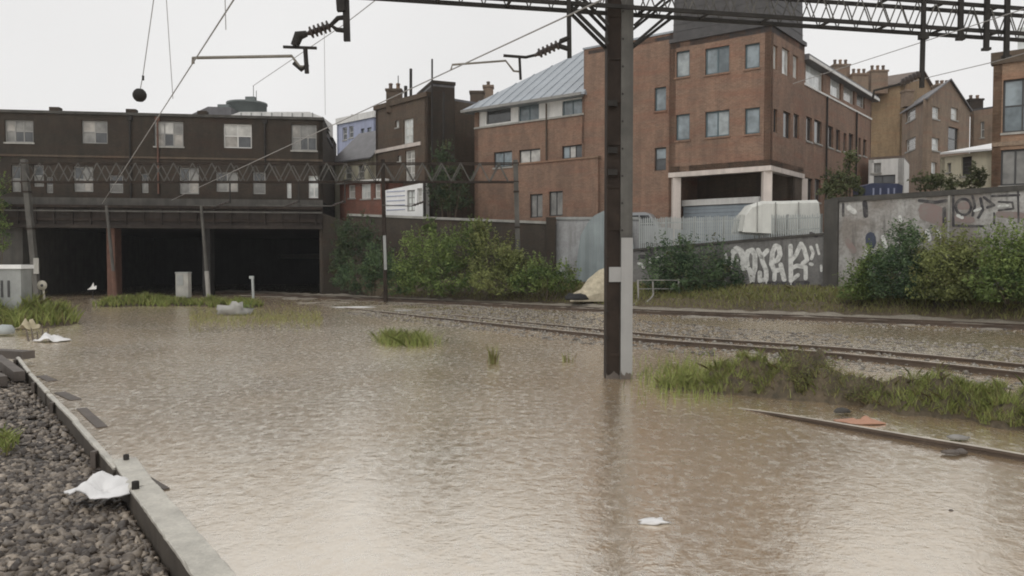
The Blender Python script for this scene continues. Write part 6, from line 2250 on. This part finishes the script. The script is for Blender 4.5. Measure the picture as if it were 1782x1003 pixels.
# tubular barriers beside the far track
bt = thing('tubular_barrier', 'pale tubular barrier with splayed feet below the dark shrub', 'barrier', G(1180, 525, .2))
Yb = 36.4
posts = [(1110, 487, 522), (1136, 490, 515), (1181, 486, 514), (1262, 487, 514)]
for x, y0, y1 in posts:
    a, b = P(x, y0, Yb), P(x + 1, y1, Yb)
    mb = MB(); mb.tube([a, b], .04, 7); mb.build('post', 'concrete', bt)
    f = P(x - 12, y1 + 12, Yb - .5)
    mb = MB(); mb.tube([b + Vector((0, 0, .02)), b.lerp(f, .5) + Vector((.03, 0, 0)), f], .04, 7); mb.build('foot', 'concrete', bt)
for y in (488, 503):
    mb = MB(); mb.tube([P(1110, y, Yb), P(1181, y, Yb)], .02, 6); mb.build('rail', 'concrete', bt)
mb = MB(); mb.tube([P(1181, 489, Yb), P(1262, 489, Yb)], .018, 6); mb.build('rail', 'steel_grey', bt)

# equipment by the tunnel
eq = thing('equipment_cabinet', 'grey trackside cabinet with a white lid at the left edge', 'cabinet', P(10, 520, 26.5))
a, b = P(-34, 520, 26.5), P(36, 468, 26.5)
mb = MB(); mb.obox((a.x, a.y, .2), (b.x - a.x, 0, 0), (0, .6, 0), (0, 0, b.z - .2)); mb.build('body', 'galv', eq)
mb = MB(); t1 = P(36, 461, 26.5).z; mb.obox((a.x - .05, a.y - .06, b.z), (b.x - a.x + .1, 0, 0), (0, .72, 0), (0, 0, t1 - b.z)); mb.build('lid', 'white_wet', eq)
for x in (2, 14):
    p = P(x, 503, 26.46); mb = MB(); mb.box((p.x, a.y - .012, p.z), (.07, .02, .55)); mb.build('vent', 'frame_dark', eq)
gc = thing('trackside_cabinet', 'slim grey cabinet on a leg standing before the tunnel piers', 'cabinet', G(317, 530, 0))
Yc_ = 38.5
a, b = P(306, 528, Yc_), P(327, 476, Yc_)
mb = MB(); mb.obox((a.x, a.y, .35), (b.x - a.x, 0, 0), (0, .4, 0), (0, 0, b.z - .35)); mb.build('body', 'coping', gc)
mb = MB(); mb.obox((a.x - .02, a.y - .03, b.z), (b.x - a.x + .04, 0, 0), (0, .46, 0), (0, 0, .06)); mb.build('lid', 'galv', gc)
mb = MB(); mb.obox((a.x + .07, a.y - .02, .95), (.3, 0, 0), (0, .018, 0), (0, 0, .5)); mb.build('door', 'galv', gc)
mb = MB(); mb.obox((a.x + .06, a.y + .1, -.4), (.14, 0, 0), (0, .14, 0), (0, 0, .752)); mb.build('leg', 'steel_dark', gc)
mb = MB(); mb.obox((b.x - .34, a.y + .1, -.4), (.3, 0, 0), (0, .2, 0), (0, 0, .752)); mb.build('leg', 'concrete', gc)
mp_ = thing('marker_post', 'short white marker post at the water edge before the right tunnel mouth', 'post', G(441, 516, .05))
mb = MB(); mb.tube([P(441, 522, 44), P(439.5, 484, 44)], .075, 8); mb.build('shaft', 'fence', mp_)
mb = MB(); mb.box(P(438, 483, 44), (.24, .12, .16)); mb.build('head', 'fence', mp_)
ds = thing('disc_sign', 'small round pale disc sign on a thin post by the grassy bank', 'sign', G(79, 550, .1))
c = P(73, 497, 27)
mb = MB(); mb.lathe(c + Vector((0, .03, 0)), [(0, 0), (.155, 0), (.165, .012), (.165, .03), (0, .03)], 18, (0, -1, 0)); dd = mb.build('disc', 'yellow_disc', ds)
mb = MB(); mb.lathe(c, [(0, 0), (.05, 0), (.05, .008), (0, .008)], 12, (0, -1, 0)); mb.build('centre_mark', 'frame_dark', dd)
mb = MB(); mb.tube([P(75, 500, 27.05), P(81, 552, 27.05)], .035, 6); mb.build('post', 'yellow_disc', ds)
ws = thing('white_flag_stake', 'small white scrap on a stake inside the left tunnel mouth', 'stake', G(160, 520, 0))
mb = MB(); mb.tube([P(161, 524, 46.5), P(163, 492, 46.5)], .02, 5); mb.build('stake', 'steel_dark', ws)
a = P(160, 500, 46.45)
mb = MB(); mb.prism([a + Vector((-.28, 0, -.15)), a + Vector((.25, -.03, -.12)), a + Vector((.26, 0, .10)), a + Vector((.12, .0, .02)), a + Vector((.08, 0, .26)), a + Vector((-.05, 0, .02))], (0, .04, 0)); mb.build('scrap', 'white', ws)

# ================================================================== RAIN HAZE
hz = MB()
hz.obox((-330, -90, -1.9), (660, 0, 0), (0, 530, 0), (0, 0, 24))
hm_ = bpy.data.materials.new('rain_haze')
hm_.use_nodes = True
hn = hm_.node_tree
hn.nodes.remove(hn.nodes['Principled BSDF'])
pv = hn.nodes.new('ShaderNodeVolumePrincipled')
pv.inputs['Color'].default_value = (0.92, 0.93, 0.94, 1)
pv.inputs['Density'].default_value = 0.00045
hn.links.new(pv.outputs[0], hn.nodes['Material Output'].inputs['Volume'])
tag(hz.build('haze', hm_), 'thin veil of rain in the air', kind='stuff')
SC.cycles.volume_bounces = 0
SC.cycles.volume_step_rate = 10
